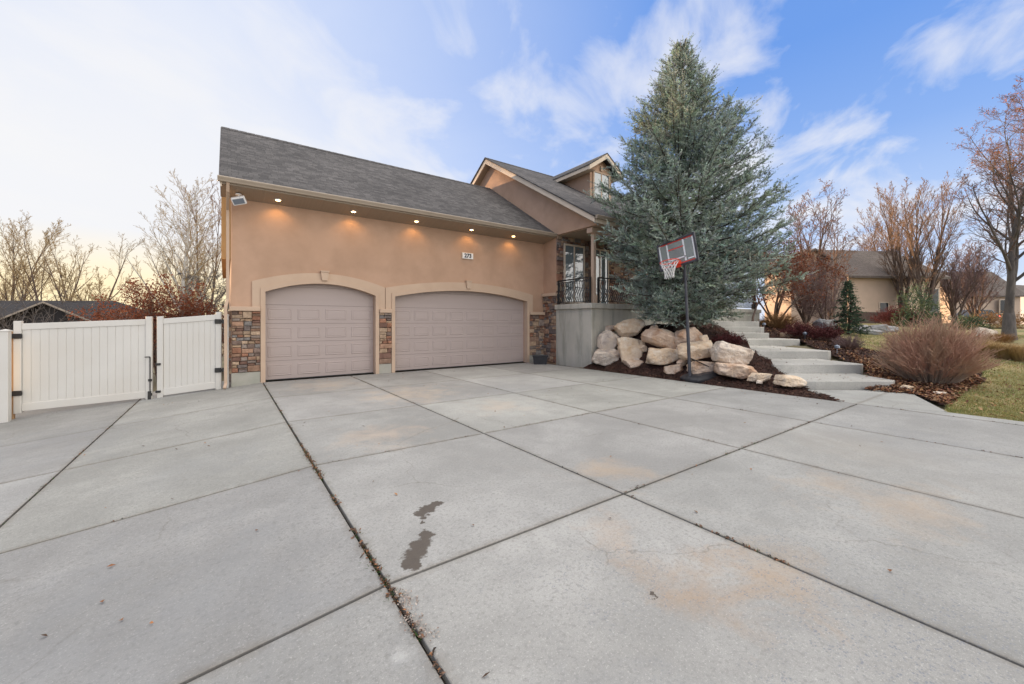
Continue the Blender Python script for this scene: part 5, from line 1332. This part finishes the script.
# ------------------------------------------------------------------ neighbours
def yaw_box(mb, c, e, fwd, hx, hy, z0, z1): mb.obox((c[0], c[1], (z0+z1)/2), e, fwd, (0, 0, 1), hx, hy, (z1-z0)/2)
def gable_house(name, label, c, ang, L, W, z0, ze, zr, wall, roof, over=.5):
    t = thing(name, label, 'house', (c[0], c[1], z0), 'neighbouring houses')
    e = Vector((math.cos(ang), math.sin(ang), 0)); f = Vector((-e.y, e.x, 0)); c = Vector((c[0], c[1], 0)); zz = Vector((0, 0, 1))
    mb = MB(); prof = [(-W/2, z0-.5), (W/2, z0-.5), (W/2, ze), (0, zr-.15), (-W/2, ze)]
    mb.prism([c-e*L/2+f*a+zz*b_ for a, b_ in prof][::-1], e*L); mb.build('wall', M[wall], t)
    mb = MB(); s = (zr-ze)/(W/2); w2 = W/2+over
    for sg in (-1, 1):
        P_ = [c-e*(L/2+over)+f*sg*w2+zz*(ze-s*over+.1), c+e*(L/2+over)+f*sg*w2+zz*(ze-s*over+.1), c+e*(L/2+over)+zz*(zr+.1), c-e*(L/2+over)+zz*(zr+.1)]
        mb.prism(P_ if sg < 0 else P_[::-1], (0, 0, -.2))
    mb.build('roof', M[roof], t)
    return t, e, f, c
def nwin(t, c, e, f, s, d, z0, z1, w, m='glass_dark', frame='fascia'):
    p = c+e*s+f*d; mb = MB(); mb.obox(p+Vector((0, 0, (z0+z1)/2)), e, f, (0, 0, 1), w/2+.08, .06, (z1-z0)/2+.08); o = mb.build('window', M[frame], t)
    mb = MB(); mb.obox(p+Vector((0, 0, (z0+z1)/2)), e, f, (0, 0, 1), w/2, .075, (z1-z0)/2); mb.build('pane', M[m], o)
camang = math.atan2(CR[1], CR[0])
# right neighbour: a low wing with its long roof facing us, gabled bays at its left
c = PZ(848, 41); a = camang+.12
t, e, f, cc = gable_house('neighbour_house', 'beige house with long brown roof on the right behind the bare trees', c, a, 9.5, 9, 1.6, 6.0, 8.9, 'stucco_far', 'shingle_far')
nwin(t, cc, e, f, 3.95, -4.5, 2.6, 4.7, 1.1); nwin(t, cc, e, f, -1.2, -4.5, 2.0, 3.4, .8)
mb = MB(); mb.obox(cc-f*4.53+Vector((0, 0, 2.0)), e, f, (0, 0, 1), 4.8, .06, .55); mb.build('stone_base', M['brick_far'], t)
for px, dd, y in ((812, 38.5, 250), (834, 39.2, 262)):
    g = Vector((*PZ(px, dd), 0)); e2 = Vector((math.cos(a), math.sin(a), 0)); f2 = Vector((-e2.y, e2.x, 0)); zr = ZH(y, dd); hw = 2.2 if px == 812 else 1.5; zz = Vector((0, 0, 1))
    mb = MB(); prof = [(-hw, 1.2), (hw, 1.2), (hw, zr-hw*.55), (0, zr), (-hw, zr-hw*.55)]
    mb.prism([g+e2*p_+zz*q_ for p_, q_ in prof], f2*3.4); mb.build('gable_bay', M['stucco_far'], t)
    mb = MB()
    for sg in (-1, 1):
        P_ = [g+e2*sg*(hw+.35)-f2*.4+zz*(zr-(hw+.35)*.55+.12), g-f2*.4+zz*(zr+.12), g+f2*6+zz*(zr+.12), g+e2*sg*(hw+.35)+f2*6+zz*(zr-(hw+.35)*.55+.12)]
        mb.prism(P_, (0, 0, -.18))
    mb.build('bay_roof', M['shingle_far'], t)
t, e, f, cc = gable_house('neighbour_house', 'distant brown roofed house behind the vase shaped bare trees', PZ(958, 66), camang-.1, 9, 9, 1.5, 6, 9.8, 'stucco_far', 'shingle_far')
nwin(t, cc, e, f, 2, -5, 3, 5, 1.6)
t, e, f, cc = gable_house('neighbour_house', 'pale distant house to the right of the parked car', PZ(1018, 75), camang+.3, 12, 10, 1.5, 5.2, 8.5, 'white_far', 'shingle_far')
nwin(t, cc, e, f, -2, -5, 2.5, 4, 1.5)
# left neighbour: dark roof showing above the gate
zz = Vector((0, 0, 1)); cc = Vector((*PZ(20, 31), 0)); e = Vector((math.cos(camang+.05), math.sin(camang+.05), 0)); f = Vector((-e.y, e.x, 0))
t = thing('neighbour_house', 'dark roofed low house behind the wide white gate', 'house', (cc.x, cc.y, -2.2), 'neighbouring houses')
mb = MB(); mb.obox(cc+zz*(-.6), e, f, zz, 9.6, 4.9, 1.6); mb.build('wall', M['stucco_far'], t)
LX, WX, zr_, ze_ = 10.2, 5.5, 3.32, .95
mb = MB(); a1, a2, b1, b2 = cc-e*LX-f*WX+zz*ze_, cc+e*LX-f*WX+zz*ze_, cc+e*LX+f*WX+zz*ze_, cc-e*LX+f*WX+zz*ze_; r1, r2 = cc-e*(LX-4)+zz*zr_, cc+e*(LX-3.2)+zz*zr_
mb.quad(a1, a2, r2, r1); mb.quad(a2, b1, r2); mb.quad(b1, b2, r1, r2); mb.quad(b2, a1, r1)
for p, q in ((a1, a2), (a2, b1), (b1, b2), (b2, a1)): mb.quad(p-zz*.2, q-zz*.2, q, p)
mb.build('roof', M['shingle_dark'], t)
g = Vector((*PZ(52, 25), 0)); hw = 3.0; za = ZH(304, 25)
mb = MB(); mb.prism([g+e*p_+zz*q_ for p_, q_ in ((-hw, -2.2), (hw, -2.2), (hw, za-hw*.42), (0, za), (-hw, za-hw*.42))], f*4); mb.build('gable_bay', M['shingle_dark'], t)
for sg in (-1, 1):
    w_ = hw+.5; mb = MB(); mb.prism([g+e*sg*w_-f*.5+zz*(za-w_*.42+.15), g-f*.5+zz*(za+.15), g+f*5+zz*(za+.15), g+e*sg*w_+f*5+zz*(za-w_*.42+.15)], zz*-.12); mb.build('bay_roof', M['shingle_dark'], t)
    mb = MB(); mb.prism([g+e*sg*w_-f*.53+zz*(za-w_*.42+.14), g-f*.53+zz*(za+.14), g-f*.53+zz*(za+.03), g+e*sg*w_-f*.53+zz*(za-w_*.42+.03)], f*.03); mb.build('bay_fascia', M['gutter'], t)

# parked car ----------------------------------------------------------------
cu0, cn0 = PZ(973, 50); cz = H(cu0, cn0)
car = thing('parked_car', 'dark parked car with a red tail light behind the bare trees', 'car', (cu0, cn0, cz))
e = Vector((*CR, 0)); f = Vector((*CF, 0)); g = Vector((cu0, cn0, cz)); zz = Vector((0, 0, 1))
mb = MB(); prof = [(-2.2, .35), (2.2, .35), (2.25, .95), (1.9, 1.05), (1.35, 1.62), (-.6, 1.65), (-1.2, 1.05), (-2.15, .95)]
mb.prism([g+e*a_+zz*b_-f*.9 for a_, b_ in prof], f*1.8); mb.build('body', M['car'], car, bevel=.06)
mb = MB(); mb.prism([g+e*a_+zz*b_-f*.92 for a_, b_ in ((-1.0, 1.08), (1.7, 1.08), (1.28, 1.55), (-.55, 1.57))], f*1.84); mb.build('window', M['glass_dark'], car)
for a_ in (-1.35, 1.4):
    for s in (-1, 1):
        mb = MB(); mb.tube([g+e*a_+f*(.72*s)+zz*.34, g+e*a_+f*(.93*s)+zz*.34], .34, 18); w_ = mb.build('wheel', M['seal'], car)
mb = MB(); mb.obox(g+e*2.22-f*.7+zz*.85, e, f, zz, .06, .2, .1); mb.build('tail_light', M['taillight'], car)
# street and far sidewalk
def ribbon(name, pts, w, m, off=.03):
    A_, B_ = [], []
    for i, (u, n) in enumerate(pts):
        d = Vector(pts[min(i+1, len(pts)-1)])-Vector(pts[max(i-1, 0)]); d.normalize(); q = Vector((-d.y, d.x))*w/2
        A_.append((u+q.x, n+q.y, H(u, n)+off)); B_.append((u-q.x, n-q.y, H(u, n)+off))
    mb = MB(); mb.strip(A_, B_); mb.build(name, m)['kind'] = 'structure'
ribbon('sidewalk', [PZ(p_, 29.5+.012*(p_-980)) for p_ in range(960, 1500, 30)], 1.3, M['concrete_step'])
ribbon('bed_edging', [PZ(p_, 12.7) for p_ in range(982, 1060, 12)], .08, M['black'], .04)

# ------------------------------------------------------------------ camera, sun, sky
cam = bpy.data.cameras.new('camera'); co = bpy.data.objects.new('camera', cam); C.objects.link(co)
co.location = (0, 0, EYE); co.rotation_euler = (math.pi/2, 0, math.atan2(CF[1], CF[0])-math.pi/2)
cam.lens = F/1024*36; cam.sensor_width = 36; cam.shift_y = -(342-YH)/1024; cam.clip_end = 4000; cam.clip_start = .05
bpy.context.scene.camera = co

sx_, sz_ = (-150-512)/F, 1.0
sd = Vector((*XZ(sx_, sz_), 0)).normalized()
SEL = math.radians(3.8)
az = math.atan2(sd.x, sd.y)                # clockwise from +Y
sund = Vector((sd.x*math.cos(SEL), sd.y*math.cos(SEL), math.sin(SEL)))
sl = bpy.data.lights.new('sun', 'SUN'); sl.energy = 5.0; sl.angle = math.radians(.5); sl.color = (1, .66, .38)
so = bpy.data.objects.new('sun', sl); C.objects.link(so); so.rotation_euler = sund.to_track_quat('Z', 'Y').to_euler()

w = bpy.data.worlds.new('World'); bpy.context.scene.world = w; w.use_nodes = True
g = NG(w.node_tree); bg = w.node_tree.nodes['Background']
sky = g.node('ShaderNodeTexSky', sky_type='NISHITA'); sky.sun_disc = False; sky.sun_elevation = SEL; sky.sun_rotation = az
sky.altitude = 1400; sky.air_density = 1; sky.dust_density = 1.2; sky.ozone_density = 1.5
dr = g.node('ShaderNodeTexCoord').outputs['Generated']
sep = g.node('ShaderNodeSeparateXYZ'); g.link(dr, sep.inputs[0])
zc = g.math('MAXIMUM', sep.outputs[2], .0)
hz = g.math('ADD', zc, .16)
cb = g.node('ShaderNodeCombineXYZ'); g.link(g.math('DIVIDE', sep.outputs[0], hz), cb.inputs[0]); g.link(g.math('DIVIDE', sep.outputs[1], hz), cb.inputs[1])
plane = g.mapping(cb.outputs[0], (1, 1, 1), (2.3, .7, 0), (0, 0, .9))
sdot = g.vmath('DOT_PRODUCT', dr, tuple(sund), 'Value')
veil = g.ramp(sdot, [(.18, 0.), (.84, 1.)])
away = g.ramp(g.math('MULTIPLY_ADD', sdot, .5), [(.10, 1.), (.34, 0.)]); away.node.inputs[0].links[0].from_node.inputs[2].default_value = .5  # unseen bright cloud behind the camera, added as fill for the facade
over = g.ramp(zc, [(.70, 0.), (.86, 1.)])  # unseen bright cloud overhead, added as fill from above
wisp = g.noise(g.mapping(plane, (1.0, .62, 1), (.4, 1.1, 0), (0, 0, .35)), 2.7, 12, .56, .5)
patch = g.noise(g.mapping(plane, (1, 1, 1), (3.1, 5.2, 0)), 1.15, 3, .5, .3)
cl = g.math('ADD', g.math('MULTIPLY', wisp, .72), g.math('MULTIPLY', patch, .62))
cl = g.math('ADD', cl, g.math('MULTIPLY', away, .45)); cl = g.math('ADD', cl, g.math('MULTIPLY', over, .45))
cf = g.ramp(cl, [(.65, 0.), (.73, .5), (.84, .97)])
blue = g.mix(1.0, sky.outputs[0], (2.2, 2.4, 3.0), 'MULTIPLY')
blue = g.mix(.75, blue, g.mix(g.ramp(zc, [(.02, 0.), (.50, 1.)]), (3.9, 5.1, 7.4), (1.3, 2.8, 6.8)))
thin = g.math('MULTIPLY', veil, g.ramp(g.noise(g.mapping(plane, (.8, 1.3, 1)), .9, 7, .55, .5), [(.30, .99), (.72, .74)]))
S1 = g.mix(thin, blue, (5.2, 5.7, 6.9))
low = g.ramp(zc, [(.0, .8), (.34, 0.)])
S1 = g.mix(low, S1, (5.0, 5.6, 6.9))
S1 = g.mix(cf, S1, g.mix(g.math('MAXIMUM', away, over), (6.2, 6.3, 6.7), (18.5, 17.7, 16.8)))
gd = Vector((*XZ((100-512)/F, 1.0), .06)).normalized(); gdot = g.vmath('DOT_PRODUCT', dr, tuple(gd), 'Value')
S1 = g.mix(g.math('MULTIPLY', g.ramp(gdot, [(.80, 0.), (.975, 1.)]), .9), S1, (6.6, 6.6, 6.7))
hor = g.ramp(zc, [(.0, 1.), (.07, .85), (.165, 0.)])
warm = g.math('MULTIPLY', hor, g.ramp(gdot, [(.70, 0.), (.97, 1.)]))
SKYMIX = g.mix(g.math('MULTIPLY', warm, .92), S1, (8.6, 7.0, 3.9))
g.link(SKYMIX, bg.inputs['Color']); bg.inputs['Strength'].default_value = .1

vs_ = bpy.context.scene.view_settings
vs_.view_transform = 'Standard'; vs_.look = 'None'; vs_.exposure = .5; vs_.gamma = 1; vs_.use_curve_mapping = False
bpy.context.scene.cycles.max_bounces = 6; bpy.context.scene.cycles.use_denoising = True
